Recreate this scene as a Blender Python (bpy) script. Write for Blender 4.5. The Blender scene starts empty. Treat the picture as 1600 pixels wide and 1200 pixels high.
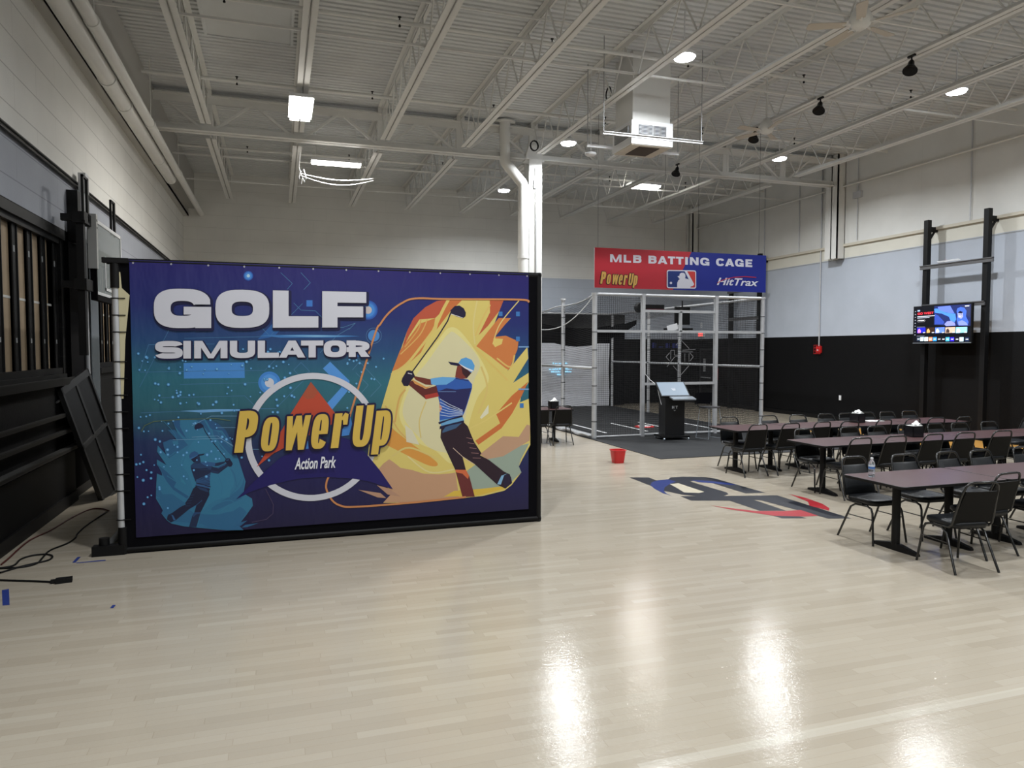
import bpy, bmesh, math, random
from mathutils import Vector, Matrix
random.seed(7)
SC = bpy.context.scene
COL = SC.collection
R = math.radians

# ------------------------------------------------------------------ camera
# room frame: X to the right wall, Y into the hall, Z up; the camera stands at the origin, held high
FPX, HC = 1122.0, 2.1                                   # focal length in pixels of a 1600 wide frame, lens height
PITCH = math.atan(54 / FPX)
YAW = math.atan(366 / FPX * math.cos(PITCH))
cam_d = bpy.data.cameras.new('camera'); cam = bpy.data.objects.new('camera', cam_d); COL.objects.link(cam)
cam_d.sensor_fit = 'HORIZONTAL'; cam_d.sensor_width = 36; cam_d.lens = 36 * FPX / 1600
cam_d.clip_start = .05; cam_d.clip_end = 200
cam.location = (0, 0, HC); cam.rotation_euler = (math.pi / 2 - PITCH, 0, -YAW)
SC.camera = cam
# ------------------------------------------------------------------ world and exposure
w = bpy.data.worlds.new('world'); SC.world = w; w.use_nodes = True
w.node_tree.nodes['Background'].inputs[0].default_value = (.5, .55, .6, 1)
w.node_tree.nodes['Background'].inputs[1].default_value = .05
SC.view_settings.view_transform = 'Standard'; SC.view_settings.look = 'None'
SC.view_settings.gamma = 1; SC.view_settings.use_curve_mapping = False
SC.view_settings.exposure = 0.47
LAMP_W = 170.0          # watts of a round high-bay lamp
STRIP_W = 110.0         # watts of a linear lamp
XL, XR, YB, YF = -2.79, 15.7, 25.1, -6.0                # walls
ZD = 7.72                                               # underside of the roof deck
YG = 17.2                                               # roof girder line

# survey of the photograph: the point where the line of sight of a photo pixel meets a plane of the room
_F = Vector((math.sin(YAW) * math.cos(PITCH), math.cos(YAW) * math.cos(PITCH), -math.sin(PITCH)))
_R = Vector((math.cos(YAW), -math.sin(YAW), 0)); _U = _R.cross(_F); _C = Vector((0, 0, HC))
def _ray(u, v): return _F + _R * ((u - 800) / FPX) - _U * ((v - 600) / FPX)
def on_z(u, v, z=0.0):
    r = _ray(u, v); return _C + r * ((z - HC) / r.z)
def on_y(u, v, y):
    r = _ray(u, v); return _C + r * (y / r.y)
def on_x(u, v, x):
    r = _ray(u, v); return _C + r * (x / r.x)

# ------------------------------------------------------------------ materials
def lin(c): 
    c = c / 255.0
    return c / 12.92 if c <= .04045 else ((c + .055) / 1.055) ** 2.4
def rgb(r, g, b, k=1.0): return (min(1, lin(r) * k), min(1, lin(g) * k), min(1, lin(b) * k), 1)
MATS = {}
def mat(name, col, rough=.5, metal=0, emit=0, spec=.5, noise=0, bump=0, nscale=20, coat=0, alpha=1, trans=0):
    if name in MATS: return MATS[name]
    m = bpy.data.materials.new(name); m.use_nodes = True; nt = m.node_tree
    b = nt.nodes['Principled BSDF']
    b.inputs['Base Color'].default_value = col; b.inputs['Roughness'].default_value = rough
    b.inputs['Metallic'].default_value = metal; b.inputs['Specular IOR Level'].default_value = spec
    b.inputs['Coat Weight'].default_value = coat
    b.inputs['Transmission Weight'].default_value = trans; b.inputs['Alpha'].default_value = alpha
    if emit:
        b.inputs['Emission Color'].default_value = col; b.inputs['Emission Strength'].default_value = emit
    if noise or bump:
        tc = nt.nodes.new('ShaderNodeTexCoord'); n = nt.nodes.new('ShaderNodeTexNoise')
        n.inputs['Scale'].default_value = nscale; n.inputs['Detail'].default_value = 4
        nt.links.new(tc.outputs['Object'], n.inputs['Vector'])
        if noise:
            mx = nt.nodes.new('ShaderNodeMix'); mx.data_type = 'RGBA'
            mx.inputs['A'].default_value = tuple(c * (1 - noise) for c in col[:3]) + (1,)
            mx.inputs['B'].default_value = tuple(min(1, c * (1 + noise)) for c in col[:3]) + (1,)
            nt.links.new(n.outputs['Fac'], mx.inputs['Factor']); nt.links.new(mx.outputs['Result'], b.inputs['Base Color'])
        if bump:
            bp = nt.nodes.new('ShaderNodeBump'); bp.inputs['Strength'].default_value = bump; bp.inputs['Distance'].default_value = .01
            nt.links.new(n.outputs['Fac'], bp.inputs['Height']); nt.links.new(bp.outputs['Normal'], b.inputs['Normal'])
    MATS[name] = m
    return m
class NT:                                               # terse node building
    def __init__(s, m): s.t = m.node_tree
    def _in(s, sock, v):
        if hasattr(v, 'is_linked') or isinstance(v, bpy.types.NodeSocket): s.t.links.new(v, sock)
        else: sock.default_value = v
    def math(s, op, a, b=None, c=None):
        n = s.t.nodes.new('ShaderNodeMath'); n.operation = op
        for i, v in enumerate((a, b, c)):
            if v is not None: s._in(n.inputs[i], v)
        return n.outputs[0]
    def coord(s, kind='Object'):
        n = s.t.nodes.new('ShaderNodeTexCoord'); x = s.t.nodes.new('ShaderNodeSeparateXYZ')
        s.t.links.new(n.outputs[kind], x.inputs[0]); s.vec = n.outputs[kind]
        return x.outputs
    def comb(s, x, y, z=0.0):
        n = s.t.nodes.new('ShaderNodeCombineXYZ')
        for i, v in enumerate((x, y, z)): s._in(n.inputs[i], v)
        return n.outputs[0]
    def white(s, vec):
        n = s.t.nodes.new('ShaderNodeTexWhiteNoise'); n.noise_dimensions = '3D'; s._in(n.inputs['Vector'], vec); return n.outputs['Value']
    def noise(s, vec, scale, detail=3, rough=.5):
        n = s.t.nodes.new('ShaderNodeTexNoise'); s._in(n.inputs['Vector'], vec); n.inputs['Scale'].default_value = scale
        n.inputs['Detail'].default_value = detail; n.inputs['Roughness'].default_value = rough; return n.outputs['Fac']
    def ramp(s, fac, stops, mode='LINEAR'):
        n = s.t.nodes.new('ShaderNodeValToRGB'); e = n.color_ramp.elements; n.color_ramp.interpolation = mode
        while len(e) < len(stops): e.new(.5)
        for k, (p, c) in zip(e, stops): k.position = p; k.color = c
        s._in(n.inputs[0], fac); return n.outputs[0]
    def mix(s, fac, a, b):
        n = s.t.nodes.new('ShaderNodeMix'); n.data_type = 'RGBA'
        s._in(n.inputs['Factor'], fac); s._in(n.inputs['A'], a); s._in(n.inputs['B'], b); return n.outputs['Result']
    def bump(s, h, strength, dist=.01):
        n = s.t.nodes.new('ShaderNodeBump'); n.inputs['Strength'].default_value = strength; n.inputs['Distance'].default_value = dist
        s._in(n.inputs['Height'], h); return n.outputs[0]
def nmat(name, rough=.5):
    m = bpy.data.materials.new(name); m.use_nodes = True; MATS[name] = m
    b = m.node_tree.nodes['Principled BSDF']; b.inputs['Roughness'].default_value = rough
    return m, NT(m), b

# maple sports floor, strips running along X
m_floor, t, b = nmat('maple_floor', .2)
o = t.coord()
row = t.math('FLOOR', t.math('DIVIDE', o[1], .07))
rr = t.white(t.comb(row, 3.0))
ux = t.math('ADD', t.math('DIVIDE', o[0], .62), t.math('MULTIPLY', rr, 17.0))
ux = t.math('ADD', ux, t.math('MULTIPLY', t.noise(t.comb(ux, row, 0.0), .9, 0), .7))
plank = t.math('FLOOR', ux)
idv = t.white(t.comb(plank, row, 1.0))
fx, fy = t.math('FRACT', ux), t.math('FRACT', t.math('DIVIDE', o[1], .07))
edge = t.math('MAXIMUM', t.math('LESS_THAN', fy, .035), t.math('LESS_THAN', fx, .006))
grain = t.noise(t.comb(t.math('MULTIPLY', o[0], .12), o[1], idv), 45, 4, .6)
base = t.ramp(idv, [(0, (.355, .308, .240, 1)), (.30, (.383, .335, .264, 1)), (.75, (.400, .352, .280, 1)), (1, (.425, .378, .304, 1))])
patch = t.noise(t.vec, .55, 3)
c = t.mix(t.math('MULTIPLY', t.math('SUBTRACT', grain, .35), .38), base, (.40, .31, .21, 1))
c = t.mix(t.math('MULTIPLY', patch, .22), c, (.47, .44, .38, 1))
c = t.mix(t.math('MULTIPLY', edge, .28), c, (.22, .17, .12, 1))
worn = t.math('MULTIPLY', t.math('LESS_THAN', t.math('ABSOLUTE', t.math('SUBTRACT', o[1], 3.14)), .035), t.math('GREATER_THAN', o[0], 1.7))
c = t.mix(t.math('MULTIPLY', worn, .30), c, (.60, .57, .50, 1))
t.t.links.new(c, b.inputs['Base Color'])
scr = t.noise(t.comb(t.math('MULTIPLY', o[0], .5), o[1], 0.0), 3.0, 5, .65)
t._in(b.inputs['Roughness'], t.math('ADD', .06, t.math('MULTIPLY', scr, .15)))
t._in(b.inputs['Normal'], t.bump(t.math('ADD', t.math('ADD', t.noise(t.vec, 26, 3), t.math('MULTIPLY', t.noise(t.comb(t.math('MULTIPLY', o[0], .35), o[1], 0.0), 70, 4, .7), .9)), t.math('MULTIPLY', edge, -.5)), .085, .01))
b.inputs['Specular IOR Level'].default_value = .20

def block_wall(name, stops, bw, bh, axis, mortar=.35, rough=.75):   # painted block/panel wall in horizontal paint bands
    m, t, b = nmat(name, rough)
    o = t.coord(); h = o[2]; u = o[axis]
    fac = t.math('DIVIDE', h, 8.0)
    c = t.ramp(fac, [(z / 8.0, col) for z, col in stops], 'CONSTANT')
    rw = t.math('FLOOR', t.math('DIVIDE', h, bh))
    off = t.math('MULTIPLY', t.math('MODULO', rw, 2.0), .5)
    e = t.math('MAXIMUM', t.math('LESS_THAN', t.math('FRACT', t.math('DIVIDE', h, bh)), .014 / bh),
               t.math('MULTIPLY', t.math('LESS_THAN', t.math('FRACT', t.math('ADD', t.math('DIVIDE', u, bw), off)), .010 / bw), .5))
    n = t.noise(t.vec, 1.3, 4)
    c = t.mix(t.math('MULTIPLY', n, .30), c, t.mix(.62, c, (0, 0, 0, 1)))
    c = t.mix(t.math('MULTIPLY', e, mortar), c, (.02, .02, .02, 1))
    t.t.links.new(c, b.inputs['Base Color'])
    t._in(b.inputs['Normal'], t.bump(t.math('ADD', t.noise(t.vec, 60, 3), t.math('MULTIPLY', e, -1.0)), .25, .01))
    b.inputs['Specular IOR Level'].default_value = .16
    return m
WHITE_W, GREY_W, BLACK_W = (.78, .775, .745, 1), (.47, .51, .58, 1), (.0032, .0032, .0038, 1)
CREAM_W = (.72, .70, .62, 1)
m_wl = block_wall('left_wall_paint', [(0, BLACK_W), (3.72, (.36, .38, .43, 1)), (4.48, WHITE_W)], 1.6, .40, 1)
m_wb = block_wall('back_wall_paint', [(0, BLACK_W), (2.5, GREY_W), (4.72, WHITE_W)], .8, .40, 0, .12)
m_wr = block_wall('right_wall_paint', [(0, BLACK_W), (2.49, GREY_W), (4.73, CREAM_W), (5.13, WHITE_W)], 3.6, 9.0, 1, .12)
m_white = mat('white_steel', (.70, .695, .67, 1), .5, noise=.06, nscale=3)
m_deck = mat('painted_deck', (.60, .615, .615, 1), .55, noise=.08, nscale=2)
m_lampbody = mat('lamp_housing_white', (.75, .76, .78, 1), .4)
m_lens = mat('lamp_lens', (.92, .96, 1, 1), .4, emit=26)
m_lensw = mat('strip_lens', (1, .97, .90, 1), .4, emit=22)
m_black = mat('black_metal', (.0045, .0045, .005, 1), .5, spec=.25)
m_blackm = mat('black_matte_fabric', (.0028, .0028, .004, 1), .9, spec=.08)
m_galv = mat('galvanised_pole', (.52, .53, .55, 1), .42, metal=.35, noise=.15, nscale=9)
m_grey = mat('grey_paint', (.30, .31, .32, 1), .5)
m_vinyl = mat('black_vinyl', (.006, .007, .0085, 1), .40, spec=.32, bump=.15, nscale=90)
m_backpan = mat('black_back_shell', (.0045, .0042, .0040, 1), .6, spec=.16)
m_frame = mat('black_tube_frame', (.010, .010, .010, 1), .25, spec=.6)
m_ply = mat('plywood', (.27, .20, .125, 1), .7, noise=.25, nscale=4)
m_rubber = mat('black_rubber_mat', (.0065, .0075, .0095, 1), .8, noise=.5, nscale=160)
m_wpaint = mat('white_line_paint', (.75, .76, .78, 1), .6)
m_red = mat('red_plastic', (.62, .02, .02, 1), .35)
m_blue_tape = mat('blue_tape', (.015, .035, .20, 1), .6)
m_glass = mat('clear_plastic', (.9, .95, 1, 1), .08, trans=.9)
m_bglass = mat('backboard_glass', (.36, .40, .40, 1), .12, alpha=.55)
m_paper = mat('white_paper', (.8, .8, .78, 1), .8)
m_silver = mat('brushed_silver', (.45, .50, .56, 1), .3, metal=.6)

# mahogany laminate with black edge
m_top, t, b = nmat('mahogany_laminate', .30)
o = t.coord()
g = t.noise(t.comb(t.math('MULTIPLY', o[0], 1.2), t.math('MULTIPLY', o[1], 14.0), 0.0), 6, 4)
c = t.ramp(g, [(.25, (.060, .030, .032, 1)), (.7, (.105, .052, .052, 1))])
t.t.links.new(c, b.inputs['Base Color'])

# knotted net: square holes cut in thin black twine
def net_mat(name, col, cell, tw):
    m = bpy.data.materials.new(name); m.use_nodes = True; nt = m.node_tree; t = NT(m)
    b = nt.nodes['Principled BSDF']; b.inputs['Base Color'].default_value = col; b.inputs['Roughness'].default_value = .7
    o = t.coord('UV')
    e = t.math('MAXIMUM', t.math('LESS_THAN', t.math('FRACT', t.math('DIVIDE', o[0], cell)), tw / cell),
               t.math('LESS_THAN', t.math('FRACT', t.math('DIVIDE', o[1], cell)), tw / cell))
    tr = nt.nodes.new('ShaderNodeBsdfTransparent'); mx = nt.nodes.new('ShaderNodeMixShader')
    nt.links.new(e, mx.inputs[0]); nt.links.new(tr.outputs[0], mx.inputs[1]); nt.links.new(b.outputs[0], mx.inputs[2])
    nt.links.new(mx.outputs[0], nt.nodes['Material Output'].inputs[0])
    return m
m_net = net_mat('black_net', (.006, .006, .007, 1), .048, .0065)

# ------------------------------------------------------------------ mesh building
class MB:
    def __init__(s): s.v, s.f, s.m, s.sm, s.uv = [], [], [], [], {}
    def face(s, pts, m=0, smooth=False):
        i = len(s.v); s.v += [tuple(p) for p in pts]; s.f.append(list(range(i, i + len(pts)))); s.m.append(m); s.sm.append(smooth)
    def box(s, a, b, m=0, M=None):
        x0, y0, z0 = a; x1, y1, z1 = b
        P = [Vector(p) for p in ((x0,y0,z0),(x1,y0,z0),(x1,y1,z0),(x0,y1,z0),(x0,y0,z1),(x1,y0,z1),(x1,y1,z1),(x0,y1,z1))]
        if M: P = [M @ p for p in P]
        i = len(s.v); s.v += [tuple(p) for p in P]
        for q in ((0,3,2,1),(4,5,6,7),(0,1,5,4),(1,2,6,5),(2,3,7,6),(3,0,4,7)): s.f.append([i + k for k in q]); s.m.append(m); s.sm.append(False)
        return s
    def cbox(s, c, d, m=0, rz=0):
        M = Matrix.Translation(c) @ Matrix.Rotation(rz, 4, 'Z')
        return s.box((-d[0]/2, -d[1]/2, -d[2]/2), (d[0]/2, d[1]/2, d[2]/2), m, M)
    def bar(s, p, q, w, h, m=0, up=(0, 0, 1)):          # rectangular bar from p to q
        p, q = Vector(p), Vector(q); d = (q - p).normalized(); u = Vector(up)
        if abs(d.dot(u)) > .99: u = Vector((0, 1, 0))
        r = d.cross(u).normalized(); u = r.cross(d)
        P = [p + r*a*w/2 + u*b*h/2 for a, b in ((-1,-1),(1,-1),(1,1),(-1,1))] + [q + r*a*w/2 + u*b*h/2 for a, b in ((-1,-1),(1,-1),(1,1),(-1,1))]
        i = len(s.v); s.v += [tuple(x) for x in P]
        for k in ((0,1,2,3),(7,6,5,4),(0,4,5,1),(1,5,6,2),(2,6,7,3),(3,7,4,0)): s.f.append([i + j for j in k]); s.m.append(m); s.sm.append(False)
        return s
    def tube(s, path, r, n=10, m=0, caps=True, closed=False):
        P = [Vector(p) for p in path]; N = len(P); rad = r if isinstance(r, (list, tuple)) else [r] * N
        rings = []; ref = None
        for k in range(N):
            a, b = (P[k - 1], P[(k + 1) % N]) if closed else (P[max(k-1, 0)], P[min(k+1, N-1)])
            d = (b - a).normalized()
            if ref is None: ref = Vector((0, 0, 1)) if abs(d.z) < .9 else Vector((1, 0, 0))
            u = (ref - d * ref.dot(d))
            if u.length < 1e-4: u = d.orthogonal()
            u.normalize(); ref = u; w_ = d.cross(u)
            i = len(s.v); rings.append(i)
            for j in range(n):
                t_ = 2 * math.pi * j / n
                s.v.append(tuple(P[k] + (u * math.cos(t_) + w_ * math.sin(t_)) * rad[k]))
        for k in range(N if closed else N - 1):
            A, B = rings[k], rings[(k + 1) % N]
            for j in range(n):
                s.f.append([A + j, A + (j+1) % n, B + (j+1) % n, B + j]); s.m.append(m); s.sm.append(True)
        if caps and not closed:
            s.face([s.v[rings[0] + j] for j in range(n)][::-1], m); s.face([s.v[rings[-1] + j] for j in range(n)], m)
        return s
    def lathe(s, prof, c=(0, 0, 0), n=24, m=0, caps=True, smooth=True):   # profile of (r, z)
        rings = []
        for r, z in prof:
            rings.append(len(s.v))
            for j in range(n):
                a = 2 * math.pi * j / n; s.v.append((c[0] + r * math.cos(a), c[1] + r * math.sin(a), c[2] + z))
        for A, B in zip(rings, rings[1:]):
            for j in range(n): s.f.append([A + j, A + (j+1) % n, B + (j+1) % n, B + j]); s.m.append(m); s.sm.append(smooth)
        if caps:
            s.face([s.v[rings[0] + j] for j in range(n)][::-1], m); s.face([s.v[rings[-1] + j] for j in range(n)], m)
        return s
    def stack(s, outs, m=0, smooth=True, caps=True):     # skin through equal-length outlines
        rings = []
        for o in outs:
            rings.append(len(s.v)); s.v += [tuple(p) for p in o]
        n = len(outs[0])
        for A, B in zip(rings, rings[1:]):
            for j in range(n): s.f.append([A + j, A + (j+1) % n, B + (j+1) % n, B + j]); s.m.append(m); s.sm.append(smooth)
        if caps:
            s.face(list(outs[0])[::-1], m, False); s.face(list(outs[-1]), m, False)
        return s
    def grid(s, fn, nu, nv, m=0, smooth=True, uvfn=None):
        i = len(s.v)
        for a in range(nu + 1):
            for b in range(nv + 1): s.v.append(tuple(fn(a / nu, b / nv)))
        for a in range(nu):
            for b in range(nv):
                k = i + a * (nv + 1) + b
                s.f.append([k, k + nv + 1, k + nv + 2, k + 1]); s.m.append(m); s.sm.append(smooth)
        if uvfn:
            for a in range(nu + 1):
                for b in range(nv + 1): s.uv[i + a * (nv + 1) + b] = uvfn(a / nu, b / nv)
        return s
    def build(s, name, mats, parent=None, loc=None):
        me = bpy.data.meshes.new(name); me.from_pydata(s.v, [], s.f)
        for m in (mats if isinstance(mats, (list, tuple)) else [mats]): me.materials.append(m)
        me.polygons.foreach_set('material_index', s.m); me.polygons.foreach_set('use_smooth', s.sm)
        if s.uv:
            ul = me.uv_layers.new(name='UVMap')
            for l in me.loops: ul.data[l.index].uv = s.uv.get(l.vertex_index, (0, 0))
        me.update()
        o = bpy.data.objects.new(name, me); COL.objects.link(o)
        if parent: o.parent = parent
        if loc: o.location = loc
        return o
def tag(o, label, cat, group=None, kind=None):
    o['label'] = label; o['category'] = cat
    if group: o['group'] = group
    if kind: o['kind'] = kind
    return o
def struct(o, label=None):
    o['kind'] = 'structure'
    if label: o['label'] = label
    return o
def thing(name, label, cat, loc=(0, 0, 0), rz=0, group=None):
    e = bpy.data.objects.new(name, None); COL.objects.link(e); e.location = loc; e.rotation_euler = (0, 0, rz)
    e.empty_display_size = .2
    return tag(e, label, cat, group)
KIDS = {}
def copy_tree(o, parent=None):
    c = o.copy(); COL.objects.link(c)
    if parent: c.parent = parent
    for ch in list(o.children): copy_tree(ch, c)
    return c
ORD = ['first', 'second', 'third', 'fourth', 'fifth', 'sixth', 'seventh', 'eighth', 'ninth', 'tenth', 'eleventh', 'twelfth']
def rounded(w, d, r, n=5, cx=0, cy=0):
    out = []
    for sx, sy, a0 in ((1, 1, 0), (-1, 1, 90), (-1, -1, 180), (1, -1, 270)):
        for k in range(n + 1):
            a = R(a0 + 90 * k / n); out.append((cx + sx * (w/2 - r) + r * math.cos(a), cy + sy * (d/2 - r) + r * math.sin(a)))
    return out
def area_light(parent, loc, shape, sx, sy, watts, col=(1, 1, 1)):
    d = bpy.data.lights.new('lamp_light', 'AREA'); d.shape = shape; d.size = sx; d.size_y = sy; d.energy = watts; d.color = col; d.spread = R(158)
    o = bpy.data.objects.new('lamp_light', d); COL.objects.link(o); o.parent = parent; o.location = loc   # an area light shines down its own -Z
    return o
# ------------------------------------------------------------------ room shell
fl = MB(); fl.box((XL - .6, YF, -.2), (XR, YB, 0)); struct(fl.build('floor', m_floor))
# corrugated steel roof deck, ribs along X
prof = []; y = YF
while y < YB:
    prof += [(y, 0), (y + .085, 0), (y + .105, .045), (y + .135, .045)]; y += .155
prof = [(min(a, YB), b) for a, b in prof] + [(YB, 0)]
dk = MB()
for (a, za), (b, zb) in zip(prof, prof[1:]):
    if b - a > 1e-6: dk.face([(XL - .6, a, ZD + za), (XL - .6, b, ZD + zb), (XR, b, ZD + zb), (XR, a, ZD + za)])
dk.box((XL - .6, YF, ZD + .1), (XR, YB, ZD + .25))
struct(dk.build('ceiling', m_deck))
# left wall with two boarded bays
OP = [(-3.0, 11.25, 1.77, 3.62), (13.25, 17.0, 1.80, 3.60)]
lw = MB(); ys = [YF, OP[0][0], OP[0][1], OP[1][0], OP[1][1], YB]
for k in range(5):
    if k in (1, 3):
        z0, z1 = OP[k // 2][2:]
        lw.box((XL - .5, ys[k], 0), (XL, ys[k+1], z0)); lw.box((XL - .5, ys[k], z1), (XL, ys[k+1], ZD))
    else: lw.box((XL - .5, ys[k], 0), (XL, ys[k+1], ZD))
struct(lw.build('wall_left', m_wl))
bk = MB(); bk.box((XL - .6, YB, 0), (XR + .3, YB + .3, ZD + .2)); struct(bk.build('wall_back', m_wb))
rw = MB(); rw.box((XR, YF, 0), (XR + .3, YB, ZD + .2)); struct(rw.build('wall_right', m_wr))
fr = MB(); fr.box((XL - .6, YF - .3, 0), (XR + .3, YF, ZD + .2)); struct(fr.build('wall_front', mat('front_wall_paint', (.45, .44, .41, 1), .8)))
# the boarded bays: plywood behind black upright channels
for n, (y0, y1, z0, z1) in enumerate(OP):
    e = bpy.data.objects.new('window_%d' % (n + 1), None); COL.objects.link(e); e.location = (XL - .18, (y0 + y1) / 2, z0)
    struct(e, 'boarded bay of plywood behind black steel channels in the left wall')
    hy = (y1 - y0) / 2; h = z1 - z0
    q = MB(); q.box((.06, -hy, 0), (.10, hy, h)); q.build('plywood_board', m_ply, e)
    y = -hy + .12
    while y < hy:
        q = MB()
        q.box((.10, -.09, .04), (.125, .09, h - .04)); q.box((.10, -.09, .04), (.14, -.075, h - .04)); q.box((.10, .075, .04), (.14, .09, h - .04))
        q.box((.125, -.02, h * .78), (.13, .02, h * .82), 1); q.box((.125, -.02, h * .22), (.13, .02, h * .25), 1)
        q.build('channel', [m_black, m_grey], e, (0, y, 0)); y += .52 if n == 0 else .42
    q = MB()
    q.box((-.02, -hy, 0), (.17, hy, .08)); q.box((-.02, -hy, h - .09), (.17, hy, h)); q.box((-.02, -hy, 0), (.17, -hy + .1, h)); q.box((-.02, hy - .32, 0), (.10, hy, h))
    q.box((.10, -hy, h * .49), (.104, hy, h * .505), 1)
    q.build('frame', [m_black, mat('pale_strap', (.5, .5, .48, 1), .6)], e)
    q = MB(); q.box((.16, -hy - .1, h - .02), (.21, hy + .1, h + .10)); q.box((.16, -hy, -.09), (.22, hy, 0)); q.build('lintel', m_black, e)
# trims of the setting
q = MB(); q.box((XL, YF, 0), (XL + .05, YB, .14)); struct(q.build('baseboard_left', m_black))
q = MB(); q.box((XR - .03, YF, 0), (XR, YB, .12)); struct(q.build('baseboard_right', m_black))
q = MB(); q.box((XR - .07, YF, 5.08), (XR, YB, 5.13)); q.box((XR - .07, YF, 5.13), (XR - .05, YB, 5.15)); struct(q.build('trim_1', mat('ledge_paint', (.58, .54, .45, 1), .6)))
q = MB(); q.box((XR - .008, YF, 4.715), (XR, YB, 4.735)); struct(q.build('trim_2', m_grey))
for k, (y0, y1) in enumerate([(16.98, 17.46), (24.6, YB)]):            # wall columns
    q = MB()
    q.box((XR - .30, y0, 4.74 if k == 0 else 4.74), (XR - .26, y1, ZD)); q.box((XR - .04, y0, 4.74), (XR, y1, ZD)); q.box((XR - .30, (y0+y1)/2 - .02, 4.74), (XR, (y0+y1)/2 + .02, ZD))
    q.box((XR - .30, y0, 4.74), (XR - .02, y0 + .03, ZD))
    struct(q.build('trim_%d' % (3 + k), m_white))
# pipes, ledge and conduits along the left wall
q = MB(); q.box((XL, YF, 6.34), (XL + .16, YB, 6.40)); q.box((XL + .14, YF, 6.34), (XL + .16, YB, 6.58)); q.box((XL, YF, 6.58), (XL + .34, YB, 7.70))
struct(q.build('trim_5', mat('wall_top_steel', (.40, .39, .37, 1), .6)))
def run_pipe(name, label, x, z, r, clampys, y1=YB):
    t = thing(name, label, 'pipe', (x, YF + .02, z))
    q = MB(); q.tube([(0, 0, 0), (0, y1 - YF - .04, 0)], r, 20); q.build('run', m_white, t)
    for y in clampys:
        q = MB(); q.tube([(0, -.05, 0), (0, .05, 0)], r + .012, 20); q.build('coupling', m_white, t, (0, y - YF, 0))
        q = MB(); q.tube([(0, 0, r), (0, 0, ZD - z - .001)], .008, 6); q.build('hanger_rod', m_white, t, (0, y - YF + .1, 0))
run_pipe('drain_pipe', 'slim white round pipe along the top of the left wall, nearest the roof deck', XL + .53, 6.42, .085, [8.2, 10.9, 15.4, 19.5])
run_pipe('roof_pipe', 'thick white round pipe along the left wall, tucked behind the slim one', XL + .30, 6.36, .125, [9.3, 12.9, 14.2, 18.0], 20.0)
for k, z in enumerate((4.47, 4.53)):
    q = MB(); q.tube([(XL + .03, YF, z), (XL + .03, 22, z)], .018, 8)
    tag(q.build('conduit', m_black), ('lower' if k == 0 else 'upper') + ' thin dark conduit running along the paint line of the left wall', 'conduit', 'dark conduits on the left wall')
# ------------------------------------------------------------------ roof steel
JX = [-1.37 + 1.878 * k for k in range(9)]
def joist(x, y0, y1, label):
    t = thing('roof_joist', label, 'joist', (x, y0, 6.85), 0, 'roof joists'); L = y1 - y0; H = ZD - 6.85
    q = MB()
    for s in (-1, 1):
        q.box((.012, .45, 0), (.105, L - .45, .014)) if s > 0 else q.box((-.105, .45, 0), (-.012, L - .45, .014))
        q.box((s*.012 - .005, .45, 0), (s*.012 + .005, L - .45, .095))
    q.build('bottom_chord', m_white, t)
    q = MB()
    q.box((-.095, 0, H - .014), (-.012, L, H)); q.box((.012, 0, H - .014), (.095, L, H))
    q.box((-.017, 0, H - .08), (-.007, L, H)); q.box((.007, 0, H - .08), (.017, L, H))
    q.build('top_chord', m_white, t)
    n = max(2, round((L - .9) / .95)); st = (L - .9) / n; q = MB()
    q.tube([(0, 0, H - .05), (0, .45, .04)], .0155, 8)
    for k in range(n):
        a = .45 + st * k
        q.tube([(0, a, .04), (0, a + st/2, H - .05)], .0155, 8); q.tube([(0, a + st/2, H - .05), (0, a + st, .04)], .0155, 8)
    q.tube([(0, L - .45, .04), (0, L, H - .05)], .0155, 8)
    q.build('web', m_white, t)
    return t
for k, x in enumerate(JX):
    joist(x, 6.3, YG - .12, 'white open-web roof joist of the near bay, %s from the left wall' % ORD[k])
    joist(x, YG + .12, YB - .01, 'white open-web roof joist of the far bay, %s from the left wall' % ORD[k])
g = thing('roof_girder', 'long white truss girder crossing the hall on the white column', 'girder', (0, YG, 6.82))
q = MB(); x0, x1 = XL + .02, XR - .31
for s in (-1, 1): q.box((x0, min(s*.02, s*.15), 0), (x1, max(s*.02, s*.15), .018)); q.box((x0, s*.02 - .006, 0), (x1, s*.02 + .006, .15))
q.build('bottom_chord', m_white, g)
q = MB(); H = .66
for s in (-1, 1): q.box((x0, min(s*.02, s*.15), H + .09), (x1, max(s*.02, s*.15), H + .105)); q.box((x0, s*.02 - .006, H - .04), (x1, s*.02 + .006, H + .1))
q.build('top_chord', m_white, g)
for k, x in enumerate(JX):
    q = MB()
    q.box((-.085, -.02, .02), (-.03, .02, H + .05)); q.box((.03, -.02, .02), (.085, .02, H + .05)); q.box((-.03, -.012, .02), (.03, .012, H + .05))
    q.build('post', m_white, g, (x, 0, 0))
    for s in (-1, 1):
        xe = x + s * .939
        if xe < x0 or xe > x1: continue
        q = MB(); q.bar((s * .08, 0, .04), (s * .90, 0, H + .02), .05, .075, 0, (0, 1, 0)); q.build('diagonal', m_white, g, (x, 0, 0))
    q = MB(); q.box((-.09, -.15, H + .105), (.09, .15, ZD - 6.82 - .012)); q.build('joist_seat', m_white, g, (x, 0, 0))
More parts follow.
